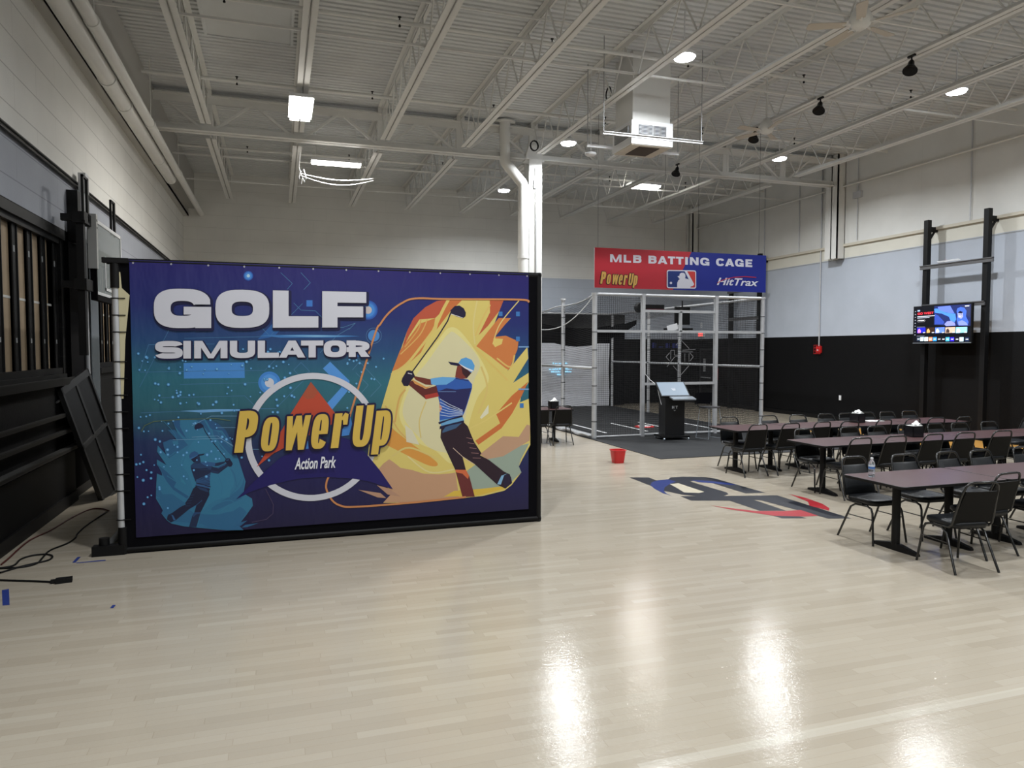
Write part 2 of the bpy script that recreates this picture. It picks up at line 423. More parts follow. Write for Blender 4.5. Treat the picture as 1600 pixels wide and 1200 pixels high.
# bridging lines and sprinkler pipes across the joists
for y, z, la in [(8.6, 6.93, 'nearest the camera'), (11.55, 6.93, 'over the hanging bars'), (19.6, 6.93, 'just behind the girder'), (22.4, 6.93, 'nearest the back wall')]:
    q = MB(); q.bar((XL + .4, y, z), (XR - .1, y, z), .035, .035); q.bar((XL + .4, y, ZD - .1), (XR - .1, y, ZD - .1), .03, .03)
    tag(q.build('bridging_angle', m_white), 'thin white steel bridging line across the joists, ' + la, 'bracing', 'bridging lines')
for y, la in [(11.9, 'in the near bay above the duct box'), (15.45, 'just in front of the girder'), (20.6, 'in the far bay')]:
    t = thing('sprinkler_pipe', 'white sprinkler pipe with small dark heads ' + la, 'pipe', (XL + .4, y, 7.40), 0, 'sprinkler pipes')
    q = MB(); q.tube([(0, 0, 0), (XR - XL - .5, 0, 0)], .035, 12); q.build('run', m_white, t)
    for x in [1.7, 4.35, 7.0, 9.7, 12.3, 15.0]:
        q = MB(); q.lathe([(.02, -.07), (.02, -.05), (.012, -.05), (.012, .075), (.03, .08), (.03, .09)], (0, 0, 0), 10); q.build('sprinkler_head', m_black, t, (x, 0, 0))
# hatch in the deck between the first two joists
q = MB(); q.box((-1.1, 12.6, ZD - .05), (.3, 14.0, ZD - .03)); q.box((-1.15, 12.55, ZD - .07), (.35, 12.6, ZD)); q.box((-1.15, 14.0, ZD - .07), (.35, 14.05, ZD)); q.box((-1.15, 12.6, ZD - .07), (-1.1, 14.0, ZD)); q.box((.3, 12.6, ZD - .07), (.35, 14.0, ZD))
tag(q.build('roof_hatch', m_deck), 'flat white roof hatch panel between the two leftmost joists', 'hatch')
# column and roof drain
t = thing('steel_column', 'white steel column carrying the roof girder in mid hall', 'column', (6.16, YG, 0))
q = MB(); q.box((-.17, -.19, 0), (.17, -.16, 6.82)); q.box((-.17, .16, 0), (.17, .19, 6.82)); q.box((-.02, -.16, 0), (.02, .16, 6.82)); q.box((-.02, -.215, .02), (.10, -.19, 6.6)); q.build('shaft', m_white, t)
q = MB(); q.box((-.2, -.22, 0), (.2, .22, .025)); q.build('base_plate', m_white, t)
q = MB(); q.face([(-.26, -.1, 6.815), (.26, -.1, 6.815), (.12, -.1, 7.2), (-.12, -.1, 7.2)]); q.box((-.25, -.14, 6.78), (.25, .14, 6.815)); q.build('cap', m_white, t)
q = MB(); q.box((-.06, -.23, 6.1), (.06, -.19, 6.3)); q.tube([(.0, -.225, .3), (.0, -.225, 6.1)], .012, 8); q.build('junction_box', m_grey, t)
t = thing('downpipe', 'white painted roof downpipe with an elbow beside the steel column', 'pipe', (5.86, YG - .12, 0))
q = MB(); pa = [(0, 0, .0), (0, 0, 6.12)]
for k in range(1, 7): pa.append((-.10 * k / 6 * k / 6, 0, 6.12 + .18 * k / 6))
pa += [(-.36, 0, 6.58)]
for k in range(1, 7): pa.append((-.36 - .12 * (1 - (1 - k/6) ** 2), 0, 6.58 + .2 * k / 6))
pa += [(-.48, 0, ZD)]
q.tube(pa, .13, 22, 0, True); q.build('run', m_white, t)
for z in (1.5, 4.4): q = MB(); q.lathe([(.142, -.04), (.142, .04)], (0, 0, z), 22); q.build('collar', m_white, t)
q = MB(); q.lathe([(.26, 0), (.26, .03)], (-.48, 0, ZD - .07), 22); q.build('roof_flange', m_white, t)
# ------------------------------------------------------------------ lamps
def round_lamp(x, y, z, label, f=1.0):
    t = thing('high_bay_lamp', label, 'lamp', (x, y, z), 0, 'round high-bay lamps')
    q = MB(); q.lathe([(.19, 0), (.20, .02), (.20, .05), (.15, .08), (.08, .11), (.07, .17), (.02, .19)], n=28); q.build('housing', m_lampbody, t)
    q = MB(); q.lathe([(.175, 0), (.16, -.03), (.09, -.05), (.001, -.055)], n=28); q.build('lens', m_lens, t)
    q = MB(); q.tube([(0, 0, .19), (0, 0, (6.845 if min(abs(x - j) for j in JX) < .1 else ZD) - z)], .012, 8); q.build('hanger', m_lampbody, t)
    area_light(t, (0, 0, -.065), 'DISK', .34, .34, LAMP_W * f, (.93, .97, 1))
for x, y, la in [(6.53, 10.75, 'bright round high-bay lamp above the white duct box, nearest the camera'), (6.62, 16.0, 'bright round high-bay lamp just right of the downpipe elbow'),
                 (6.68, 21.3, 'bright round high-bay lamp just left of the column, in the far bay'), (12.28, 10.55, 'bright round high-bay lamp at far right over the tables'),
                 (12.28, 15.6, 'bright round high-bay lamp at right, by the girder end'), (6.55, 5.3, 'round high-bay lamp behind the view, middle line'), (6.55, 0., 'round high-bay lamp behind the view, middle line, last'),
                 (12.28, 5.3, 'round high-bay lamp behind the view, right line'), (12.28, .0, 'round high-bay lamp behind the view, right line, last'), (1.0, 5.2, 'unseen round high-bay lamp added nearest the banner, left line, to brighten the floor'), (1.0, .2, 'round high-bay lamp behind the view, left line'), (1.0, -4.2, 'round high-bay lamp behind the view, left line, last')]:  # left-line lamp nearest the banner is added out of view to brighten the floor
    round_lamp(x, y, 6.98, la, 1.0 if y > 8 else .8 if x < 3 else .62)
def strip_lamp(x, y, z, lx, ly, n, label, watts, hang):
    t = thing('linear_lamp', label, 'lamp', (x, y, z), 0, 'linear lamps')
    q = MB(); q.box((-lx/2 - .02, -ly/2 - .02, .03), (lx/2 + .02, ly/2 + .02, .09)); q.build('housing', m_lampbody, t)
    along_x = lx > ly
    for k in range(n):
        q = MB()
        if along_x:
            wv = ly / n; q.box((-lx/2, -ly/2 + k*wv + .015, -.02), (lx/2, -ly/2 + (k+1)*wv - .015, .03))
        else:
            wv = lx / n; q.box((-lx/2 + k*wv + .015, -ly/2, -.02), (-lx/2 + (k+1)*wv - .015, ly/2, .03))
        q.build('tube_lens', m_lensw, t)
    for s in (-1, 1):
        q = MB(); p = (s*lx*.42, 0) if along_x else (0, s*ly*.42)
        q.tube([(p[0], p[1], .09), (p[0], p[1], hang - z)], .006, 6); q.build('hanger', m_lampbody, t)
    area_light(t, (0, 0, -.03), 'RECTANGLE', lx, ly, watts, (1, .98, .93))
strip_lamp(.48, 14.35, 6.62, .40, 1.25, 2, 'bright twin-panel linear lamp under the joist at left', STRIP_W, 6.845)
strip_lamp(1.43, 18.25, 6.62, 1.15, .26, 1, 'bright linear lamp with looped white cables, left of the banner centre', STRIP_W, ZD)
strip_lamp(10.52, 19.52, 6.98, .95, .36, 1, 'bright linear lamp in the far bay above the batting cage', STRIP_W, ZD)
# white looping cables of the left lamp
q = MB()
for dz, amp in ((0, .10), (-.05, .17)):
    q.tube([(.58 + 1.75 * k / 14, 18.3, 6.35 + dz - amp * math.sin(math.pi * k / 14)) for k in range(15)], .012, 6)
q.tube([(.58, 18.3, 6.9), (.55, 18.3, 6.5), (.60, 18.3, 6.3), (.68, 18.3, 6.15), (.72, 18.3, 6.25), (.66, 18.3, 6.45), (.58, 18.3, 6.38), (.55, 18.3, 6.25), (.60, 18.3, 6.1), (.63, 18.3, 6.3)], .012, 6)
tag(q.build('lamp_cable', m_lampbody), 'white looped electrical cables hanging below the left linear lamp', 'cable')
# spotlights
for k, (x, y) in enumerate([(9.80, 9.25), (9.80, 11.3), (9.80, 13.25), (9.8, 16.4)]):
    t = thing('spotlight', 'black cone spotlight under a joist, %s from the camera' % ORD[k], 'spotlight', (x, y, 6.845), 0, 'black spotlights')
    q = MB(); q.box((-.02, -.07, -.03), (.02, .07, 0)); q.tube([(0, 0, -.03), (0, 0, -.09)], .012, 8); q.build('clamp', m_black, t)
    M = Matrix.Translation((0, 0, -.09)) @ Matrix.Rotation(R(22), 4, 'Y') @ Matrix.Rotation(R(-12), 4, 'X')
    q = MB(); q.lathe([(.03, .0), (.045, -.03), (.05, -.09), (.085, -.15), (.11, -.19), (.112, -.21)], n=20, caps=False); q.lathe([(.105, -.20), (.0, -.14)], n=20, caps=False)
    q.v = [tuple(M @ Vector(p)) for p in q.v]; q.build('shade', m_black, t)
# ceiling fans
def fan(x, y, z, label, a0):
    t = thing('ceiling_fan', label, 'fan', (x, y, z), 0, 'ceiling fans')
    q = MB(); q.tube([(0, 0, .25), (0, 0, ZD - z)], .018, 10); q.lathe([(.07, 0), (.07, .08), (.02, .10)], (0, 0, ZD - z - .1), 18); q.build('downrod', m_white, t)
    q = MB(); q.lathe([(.05, -.06), (.11, -.03), (.14, .02), (.15, .08), (.12, .16), (.06, .25)], n=24); q.build('motor', m_white, t)
    mb_ = mat('fan_blade_cream', (.52, .47, .40, 1), .5)
    for k in range(5):
        a = R(a0 + 72 * k); M = Matrix.Rotation(a, 4, 'Z')
        q = MB(); q.box((.10, -.02, .0), (.24, .02, .012), 0, M); q.build('blade_arm', m_white, t)
        M = M @ Matrix.Rotation(R(11), 4, 'X')
        q = MB(); outl = [(.2, -.055), (.66, -.075), (.70, -.05), (.70, .05), (.66, .075), (.2, .055)]
        q.stack([[tuple(M @ Vector((px, py, 0))) for px, py in outl], [tuple(M @ Vector((px, py, .01))) for px, py in outl]], smooth=False); q.build('blade', mb_, t)
fan(7.62, 8.05, 6.52, 'cream five-blade ceiling fan at the top edge, nearest the camera', 12)
fan(9.55, 12.55, 6.55, 'cream five-blade ceiling fan further back, above the red and blue sign', 40)
# supply air box
t = thing('air_duct', 'white square supply air duct dropping from the roof between joists', 'duct', (6.83, 12.75, 0))
q = MB(); q.box((-.40, -.36, 6.42), (.40, .36, ZD - .002)); q.build('shaft', m_white, t)
q = MB(); q.box((-.44, -.40, 5.98), (.44, .40, 6.42)); q.build('plenum', mat('plenum_white', (.74, .75, .76, 1), .45), t)
q = MB(); q.box((-.29, -.415, 6.12), (.29, -.40, 6.34)); q.box((-.015, -.425, 6.12), (.015, -.41, 6.34), 1)
for k in range(9): q.box((-.29, -.425, 6.125 + k*.024), (.29, -.413, 6.135 + k*.024), 1)
q.build('front_grille', [m_black, m_galv], t)
q = MB(); q.box((-.455, -.30, 6.12), (-.44, .30, 6.34))
for k in range(9): q.box((-.465, -.30, 6.125 + k*.024), (-.452, .30, 6.135 + k*.024), 1)
q.build('side_grille', [m_black, m_galv], t)
q = MB(); q.box((-.42, -.38, 5.965), (.42, .38, 5.98)); q.box((-.22, -.28, 5.955), (.22, .28, 5.966), 1); q.build('bottom_panel', [mat('beige_panel', (.55, .50, .42, 1), .6), mat('brown_filter', (.06, .045, .035, 1), .8)], t)
# white bar frame hung under the duct
for k, (xa, xb, y, la) in enumerate([(5.63, 7.70, 12.0, 'nearer'), (5.88, 7.95, 13.27, 'farther')]):
    z = 6.0 if k == 0 else 6.13
    t = thing('hanging_bar', '%s of the two white slotted bars hung below the duct box' % la, 'bar', ((xa + xb) / 2, y, z), 0, 'hung white bars')
    h = (xb - xa) / 2; q = MB(); q.box((-h, -.02, -.02), (h, .02, .02)); q.box((-h, -.05, .018), (h, .05, .024)); q.build('bar', m_lampbody, t)
    for s in (-1, 1): q = MB(); q.tube([(s*h*.98, 0, .02), (s*h*.98, 0, ZD - z)], .008, 6); q.build('hanger_rod', m_grey, t)
t = thing('access_point', 'small white round ceiling sensor at the end of the farther hung bar', 'sensor', (6.05, 13.45, 6.02))
q = MB(); q.lathe([(.05, .05), (.11, .03), (.115, .0), (.08, -.025), (.001, -.03)], n=24); q.build('body', m_lampbody, t); q = MB(); q.tube([(0, 0, .05), (0, 0, ZD - 6.02)], .008, 6); q.build('rod', m_lampbody, t)
# black cable coils
for (x, y, z, la) in [(6.17, 12.9, 7.05, 'on the joist left of the duct box'), (6.02, 16.7, 7.06, 'at the column head')]:
    q = MB()
    for k in range(4): q.tube([(x + .006*k, y + .11*math.cos(a*R(30)) + .01*k, z + .13*math.sin(a*R(30))) if la[0:6] == 'on the' else (x + .10*math.cos(a*R(30)), y + .015*k, z + .12*math.sin(a*R(30))) for a in range(12)], .012, 6, closed=True)
    tag(q.build('cable_coil', m_black), 'coil of black cable hung ' + la, 'cable')
# ------------------------------------------------------------------ left wall: pads, bleacher ledges, folded side basket
t = thing('bleacher', 'black folded bleacher rows low on the left wall', 'bleacher', (XL + .052, 4.0, 0))
for k, (z, dx, th) in enumerate([(1.62, .03, .10), (1.20, .04, .05), (.98, .05, .05), (.74, .09, .05)]):
    q = MB(); q.box((.0, -9, z), (dx, 7.45, z + th)); q.box((dx - .005, -9, z + .01), (dx + .004, 7.45, z + th - .01), 1)
    q.build('row_board', [mat('dark_board_%d' % k, (.004, .004, .004, 1) if k < 3 else (.035, .035, .034, 1), .55), m_black], t)
q = MB(); q.box((0, -9, .15), (.03, 7.35, .70)); q.build('front_panel', mat('black_panel', (.0035, .0035, .004, 1), .6, spec=.15), t)
q = MB(); q.box((0, -9, 0), (.06, 7.35, .15)); q.build('plinth', m_black, t)
t = thing('wall_pad', 'black padded pier between the two boarded bays of the left wall', 'pad', (XL + .001, 12.2, 0))
q = MB(); q.box((0, -.80, .14), (.06, .85, 3.60)); q.build('padding', m_blackm, t)
q = MB(); q.lathe([(.09, 0), (.09, .01), (.05, .012)], n=20)
q.v = [(.062 + p[2], p[0] - .30, p[1] + 2.60) for p in q.v]; q.build('badge', m_grey, t)
q = MB(); q.box((XL + .001, 11.62, 3.62), (XL + .14, 11.80, 4.34)); tag(q.build('wall_post', m_black), 'short black steel post fixed high on the left wall above the pad', 'post')
t = thing('electrical_box', 'pale electrical box with a silver conduit on the left wall', 'box', (XL + .001, 12.15, 4.40))
q = MB(); q.box((.052, -.10, 0), (.15, .10, .28)); q.box((0, -.03, .0), (.052, .03, .04)); q.build('box', m_galv, t); q = MB(); q.tube([(.095, 0, 0), (.095, 0, -2.9)], .028, 10); q.build('conduit', m_galv, t)
q = MB(); q.box((XL + .062, 12.5, 1.2), (XL + .075, 13.0, 4.0)); tag(q.build('reflection_strip', mat('pale_reflection', (.30, .34, .37, 1), .12, metal=.6)), 'narrow pale vertical strip standing in for a reflection on the left wall', 'panel')  # pale strip stands in for a reflection on a glossy panel
# folded basketball backboard
t = thing('basketball_backboard', 'clear basketball backboard with a white border folded along the left wall', 'backboard', (-2.42, 12.32, 2.87))
q = MB(); q.box((-.006, -.90, .02), (.006, .90, 1.05)); q.build('glass', m_bglass, t)
q = MB(); mw = mat('white_board_border', (.60, .61, .62, 1), .5)
for a, b in [((-.012, -.92, 0), (.012, .92, .05)), ((-.012, -.92, 1.02), (.012, .92, 1.07)), ((-.012, -.92, 0), (.012, -.87, 1.07)), ((-.012, .87, 0), (.012, .92, 1.07)),
             ((.008, .25, .10), (.014, .29, .60)), ((.008, -.29, .10), (.014, -.25, .60)), ((.008, -.29, .56), (.014, .29, .60)), ((.008, -.29, .10), (.014, .29, .14))]: q.box(a, b)
q.build('border', mw, t)
q = MB(); q.box((-.04, -.96, -.08), (.04, .96, .0)); q.box((-.04, -.97, -.08), (.04, -.92, .40)); q.build('edge_pad', m_blackm, t)
q = MB(); q.box((-.05, -1.02, .35), (.06, -.93, 1.10)); q.box((.061, -.99, 1.0), (.064, -.96, 1.03), 1); q.box((.061, -.99, .90), (.064, -.96, .93), 1); q.build('side_post', [mat('grey_steel_post', (.36, .36, .35, 1), .45), m_black], t)
q = MB(); q.box((-.12, -1.32, -.85), (-.03, -1.22, 1.05)); q.build('mast', m_black, t)
for z in (.06, .95):
    q = MB(); q.box((-.30, -1.31, z), (-.08, -1.23, z + .09)); q.box((-.15, -1.36, z - .03), (-.0, -1.0, z + .12)); q.build('wall_arm', m_black, t)
for y in (-1.40, .30):
    q = MB(); z0 = .95 if y < 0 else 1.0
    for a, b in [((-.03, y, z0), (.0, y + .035, 1.55)), ((-.03, y + .22, z0), (.0, y + .29, 1.55)), ((-.03, y, 1.52), (.0, y + .29, 1.55))]: q.box(a, b)
    q.build('hanger_loop', m_black, t)
# dark framed panel leaning on the wall
t = thing('leaning_frame', 'dark metal framed panel leaning against the black left wall', 'frame', (-2.30, 11.75, 0))
ex = Vector((-.42, -.35, 1.70)); L_ = ex.length; ez = ex.normalized(); ey = Vector((.12, 1, .06)); ey = (ey - ez * ey.dot(ez)).normalized(); en = ey.cross(ez)
M = Matrix(((ey.x, en.x, ez.x, 0), (ey.y, en.y, ez.y, 0), (ey.z, en.z, ez.z, 0), (0, 0, 0, 1)))
q = MB()
for a, b in [((-.55, -.03, .0), (-.50, .03, L_)), ((.50, -.03, 0), (.55, .03, L_)), ((-.55, -.03, 0), (.55, .03, .05)), ((-.55, -.03, L_ - .1), (.55, .03, L_)), ((-.55, -.03, L_*.5), (.55, .03, L_*.53)), ((-.03, -.03, .05), (.03, .02, L_))]: q.box(a, b, 0, M)
q.build('frame', mat('dark_steel', (.012, .012, .012, 1), .4), t)
q = MB(); q.box((-.50, -.008, .05), (-.03, .008, L_ - .1), 0, M); q.box((.03, -.008, .05), (.50, .008, L_ - .1), 0, M); q.build('panel', mat('dark_panel', (.005, .005, .0055, 1), .4, spec=.25), t)
q = MB(); q.box((-.50, -.05, L_ - .06), (.20, -.03, L_ - .02), 0, M); q.tube([tuple(M @ Vector((-.62, -.05, L_ - .16))), tuple(M @ Vector((.75, -.05, L_ - .16)))], .014, 8); q.build('top_rail', mat('worn_steel', (.16, .16, .16, 1), .35, metal=.6), t)
q = MB(); q.box((-.10, -.034, L_*.66), (.14, -.03, L_*.70), 0, M); q.build('tape_patch', mat('grey_green_tape', (.12, .15, .15, 1), .6), t)
# floor cables and tape
def cord(pix, name, label, m, r=.009, parent=None):
    pts = [on_z(u, v, r + .001) for u, v in pix]; out = []
    for k in range(len(pts) - 1):
        p0, p1, p2, p3 = pts[max(k-1, 0)], pts[k], pts[k+1], pts[min(k+2, len(pts)-1)]
        for s in range(5):
            a = s / 5; out.append(.5 * ((2*p1) + (p2-p0)*a + (2*p0-5*p1+4*p2-p3)*a*a + (3*p1-p0-3*p2+p3)*a**3))
    out.append(pts[-1]); q = MB(); q.tube(out, r, 6); return tag(q.build(name, m), label, 'cord')
cord([(-12, 890), (2, 882), (14, 872), (45, 845), (80, 828), (110, 810), (140, 796), (160, 795), (170, 798)][1:], 'extension_cord', 'dark red extension cord running along the left wall on the floor', mat('dark_red_rubber', (.07, .010, .008, 1), .5))
cord([(-12, 889), (20, 884), (32, 874), (50, 868), (72, 866), (82, 869), (76, 875), (55, 880), (30, 886), (0, 895)], 'power_cable', 'black cable lying in a flat loop by the left wall', m_black)
cord([(0, 888), (35, 886), (58, 880), (66, 872), (78, 860), (105, 849), (118, 840), (121, 834), (135, 821), (160, 804), (168, 799)], 'power_cable', 'long wavy black cable beyond the flat loop, running to the leaning frame', m_black)
cord([(-12, 906), (20, 907), (55, 908), (80, 909), (97, 907)], 'power_cable', 'short straight black cable ending in a plug on the floor', m_black)
p = on_z(100, 906.5, .02); q = MB(); q.cbox((p.x, p.y, .021), (.13, .07, .04), 0, .15); q.cbox((p.x - .08, p.y, .018), (.05, .035, .03), 0, .15)
tag(q.build('cable_plug', m_black), 'black plug at the end of the short straight cable', 'plug')
def tape(pix, label):
    P = [on_z(u, v, .0015) for u, v in pix]; B = [Vector((p.x, p.y, .0003)) for p in P]
    q = MB(); q.face(P); q.face(B[::-1])
    for k in range(len(P)): q.face([B[k], B[(k+1) % len(P)], P[(k+1) % len(P)], P[k]])
    tag(q.build('tape_strip', m_blue_tape), label, 'tape', 'blue tape on the floor')
tape([(4, 946), (15, 945), (14, 920), (3, 922)], 'dark blue tape piece on the floor at the left edge of the view')
tape([(113, 879), (118, 879), (126, 870), (121, 870)], 'blue tape piece just left of the enclosure foot')
tape([(119, 880), (165, 876), (165, 874.5), (119, 879)], 'thin blue tape strip along the front of the enclosure foot')
tape([(172, 950), (177, 950), (181, 945), (176, 945)], 'tiny blue tape scrap alone on the open floor in front of the banner')
# ------------------------------------------------------------------ golf simulator enclosure
YP = 8.15; X0, X1, ZT = -1.52, 3.03, 3.02; DP = 3.6
t = thing('golf_enclosure', 'black fabric golf simulator enclosure standing in the left half of the hall', 'enclosure', (0, YP, 0))
q = MB(); q.box((X0, .012, 0), (X1, .03, ZT)); q.build('front_fabric', m_blackm, t)
q = MB(); q.box((X0 + .02, .03, .03), (X0 + .035, DP, ZT - .03)); q.box((X1 - .035, .03, .03), (X1 - .02, DP, ZT - .03)); q.build('side_fabric', m_blackm, t)
q = MB(); q.box((X0 + .02, .03, ZT - .03), (X1 - .02, DP, ZT - .02)); q.build('roof_fabric', m_blackm, t)
for a, b, nm in [((X1 - .03, .03, 0), (X1 - .03, .03, ZT), 'corner_post'), ((X0 + .08, DP, 0), (X0 + .08, DP, ZT), 'corner_post'), ((X1 - .03, DP, 0), (X1 - .03, DP, ZT), 'corner_post'), ((X0 - .10, .03, ZT - .03), (X1, .03, ZT - .03), 'top_rail'), ((X0 - .2, .06, .05), (X0 - .2, DP, .05), 'floor_rail'), ((X1 - .03, .06, .04), (X1 - .03, DP, .04), 'floor_rail'), ((X0 - .3, .03, .04), (X1, .03, .04), 'floor_rail')]:
    q = MB(); q.tube([a, b], .032, 14); q.build(nm, m_grey if nm == 'floor_rail' and a[0] == X0 - .2 else m_black, t)
q = MB(); q.box((X0 - .30, -.02, 0), (X0, .09, .10)); q.tube([(X0 - .2, .06, .0), (X0 - .2, .06, .17)], .05, 14); q.tube([(X0 - .02, .03, .0), (X0 - .02, .03, .28)], .045, 14); q.build('corner_foot', m_black, t)
q = MB(); q.box((X0 - .14, -.02, ZT - .05), (X0 + .10, .07, ZT)); q.tube([(X0 - .03, .03, ZT - .30), (X0 - .03, .03, ZT)], .048, 14); q.build('corner_elbow', m_black, t)
po = MB(); po.tube([(X0 - .03, .03, .25), (X0 - .03, .03, ZT - .28)], .036, 16); po = po.build('silver_post', m_galv, t); po['label'] = 'silver round post with black cable ties at the left edge'
q = MB(); z = .35
while z < ZT - .3:
    q = MB(); q.tube([(X0 - .03, .03, z), (X0 - .03, .03, z + .012)], .040, 14); q.bar((X0 - .075, .0, z + .006), (X0 + .06, .0, z + .006), .01, .01); q.build('cable_tie', m_black, po); z += .30 if int(z * 10) % 2 else .17
q = MB(); q.stack([[(X0 + .0, .005, z) , (X0 + wv, .005, z), (X0 + wv, .03, z), (X0, .03, z)] for z, wv in ((1.6, .02), (2.2, .05), (2.65, .10), (2.72, .03), (2.88, .02))], smooth=False)
f_ = q.build('foam_strip', mat('cream_foam', (.55, .50, .32, 1), .8), t); f_['label'] = 'cream foam strip showing beside the silver post'
# ------------------------------------------------------------------ printed art, laid out on the banner in photograph coordinates
def spline(pts, m=6, closed=False):
    P = [Vector(p) for p in pts]; n = len(P); out = []
    for k in range(n if closed else n - 1):
        g = (lambda i: P[i % n]) if closed else (lambda i: P[min(max(i, 0), n - 1)])
        p0, p1, p2, p3 = g(k-1), g(k), g(k+1), g(k+2)
        for j in range(m):
            a = j / m; out.append(tuple(.5 * ((2*p1) + (p2-p0)*a + (2*p0-5*p1+4*p2-p3)*a*a + (3*p1-p0-3*p2+p3)*a**3)))
    if not closed: out.append(tuple(P[-1]))
    return out
class Print:
    """flat print: polygons in thin successive ink films just in front of a vertical sheet at y"""
    def __init__(s, y, parent=None, K=1.0): s.mb = MB(); s.mats = []; s.key = {}; s.y = y; s.base = .0016; s.top = .0016; s.K = K; s.now = []
    def col(s, c):
        k = tuple(c)
        if k not in s.key:
            s.key[k] = len(s.mats); s.mats.append(s.make(k))
        return s.key[k]
    def make(s, k):
        return mat('ink_%d_%d_%d_%d' % (k[0], k[1], k[2], s.K * 100), rgb(*k[:3], s.K), .42, spec=.35)
    def xz(s, u, v):
        p = on_y(u, v, s.y); return (p.x, p.z)
    def up(s): s.base = s.top + .0001; s.now = []; return s
    def film(s, pts):                                    # a film lies on every earlier film it overlaps
        e = 1e-5; xs = [p[0] for p in pts]; ys = [p[1] for p in pts]; bb = (min(xs) + e, max(xs) - e, min(ys) + e, max(ys) - e)
        n = len(pts); sg = [(pts[(k+1) % n][0] - pts[k][0]) * (pts[(k+2) % n][1] - pts[(k+1) % n][1]) - (pts[(k+1) % n][1] - pts[k][1]) * (pts[(k+2) % n][0] - pts[(k+1) % n][0]) for k in range(n)]
        cv = min(sg) > -1e-9
        lv = 0
        for b2, p2, c2, l2 in s.now:
            if l2 < lv or b2[0] >= bb[1] or b2[1] <= bb[0] or b2[2] >= bb[3] or b2[3] <= bb[2]: continue
            if cv and c2:
                sep = False
                for A, B in ((pts, p2), (p2, pts)):
                    for k in range(len(A)):
                        (x0, y0), (x1, y1) = A[k], A[(k+1) % len(A)]; nx, ny = y1 - y0, x0 - x1; l = math.hypot(nx, ny)
                        if l < 1e-9: continue
                        if min(((x - x0) * nx + (y - y0) * ny) / l for x, y in B) > -e: sep = True; break
                    if sep: break
                if sep: continue
            lv = l2 + 1
        s.now.append((bb, pts, cv, lv)); z = s.base + lv * .00003; s.top = max(s.top, z); return z
    def place(s, pts, z): return [(x, -z, y) for x, y in pts]
    def raw(s, pts, c):                                  # pts already (x, z) on the sheet
        a = sum(p[0]*q_[1] - q_[0]*p[1] for p, q_ in zip(pts, pts[1:] + pts[:1]))
        if abs(a) < 1e-10: return
        if a < 0: pts = pts[::-1]
        s.mb.face(s.place(pts, s.film(pts)), s.col(c))
    def poly(s, pts, c, crop=None):
        if crop: pts = [(crop[0] + x / crop[2], crop[1] + y / crop[2]) for x, y in pts]
        s.raw([s.xz(u, v) for u, v in pts], c)
    def line(s, pts, wd, c, crop=None, closed=False, soft=False):    # stroked line, width in the crop's own units
        if soft: pts = spline(pts)
        n = len(pts)
        for k in range(n if closed else n - 1):
            a, b = Vector(pts[k]), Vector(pts[(k+1) % n]); d = b - a
            if d.length < 1e-6: continue
            d.normalize(); nn = Vector((-d.y, d.x)) * wd / 2; e = d * wd * .25
            s.poly([tuple(a + nn - e), tuple(a - nn - e), tuple(b - nn + e), tuple(b + nn + e)], c, crop)
    def disc(s, u, v, r, c, n=24, ry=None):
        s.poly([(u + r * math.cos(2*math.pi*k/n), v + (ry or r) * math.sin(2*math.pi*k/n)) for k in range(n)], c)
    def build(s, name, parent): return s.mb.build(name, s.mats, parent)
def sgn(v): return 1 if v >= 0 else -1
def ringpts(cx, cy, a, b, p, t0, t1, n):
    out = []
    for k in range(n + 1):
        th = R(t0 + (t1 - t0) * k / n); c, s_ = math.cos(th), math.sin(th)
        out.append((cx + a * sgn(c) * abs(c) ** (2/p), cy + b * sgn(s_) * abs(s_) ** (2/p)))
    return out
def arc(cx, cy, a, b, tv, th, t0=0, t1=360, p=2.6, n=40):
    o, i = ringpts(cx, cy, a, b, p, t0, t1, n), ringpts(cx, cy, a - tv, b - th, p, t0, t1, n)
    return [[o[k], o[k+1], i[k+1], i[k]] for k in range(n)]
def rect(x0, y0, x1, y1): return [(x0, y0), (x1, y0), (x1, y1), (x0, y1)]
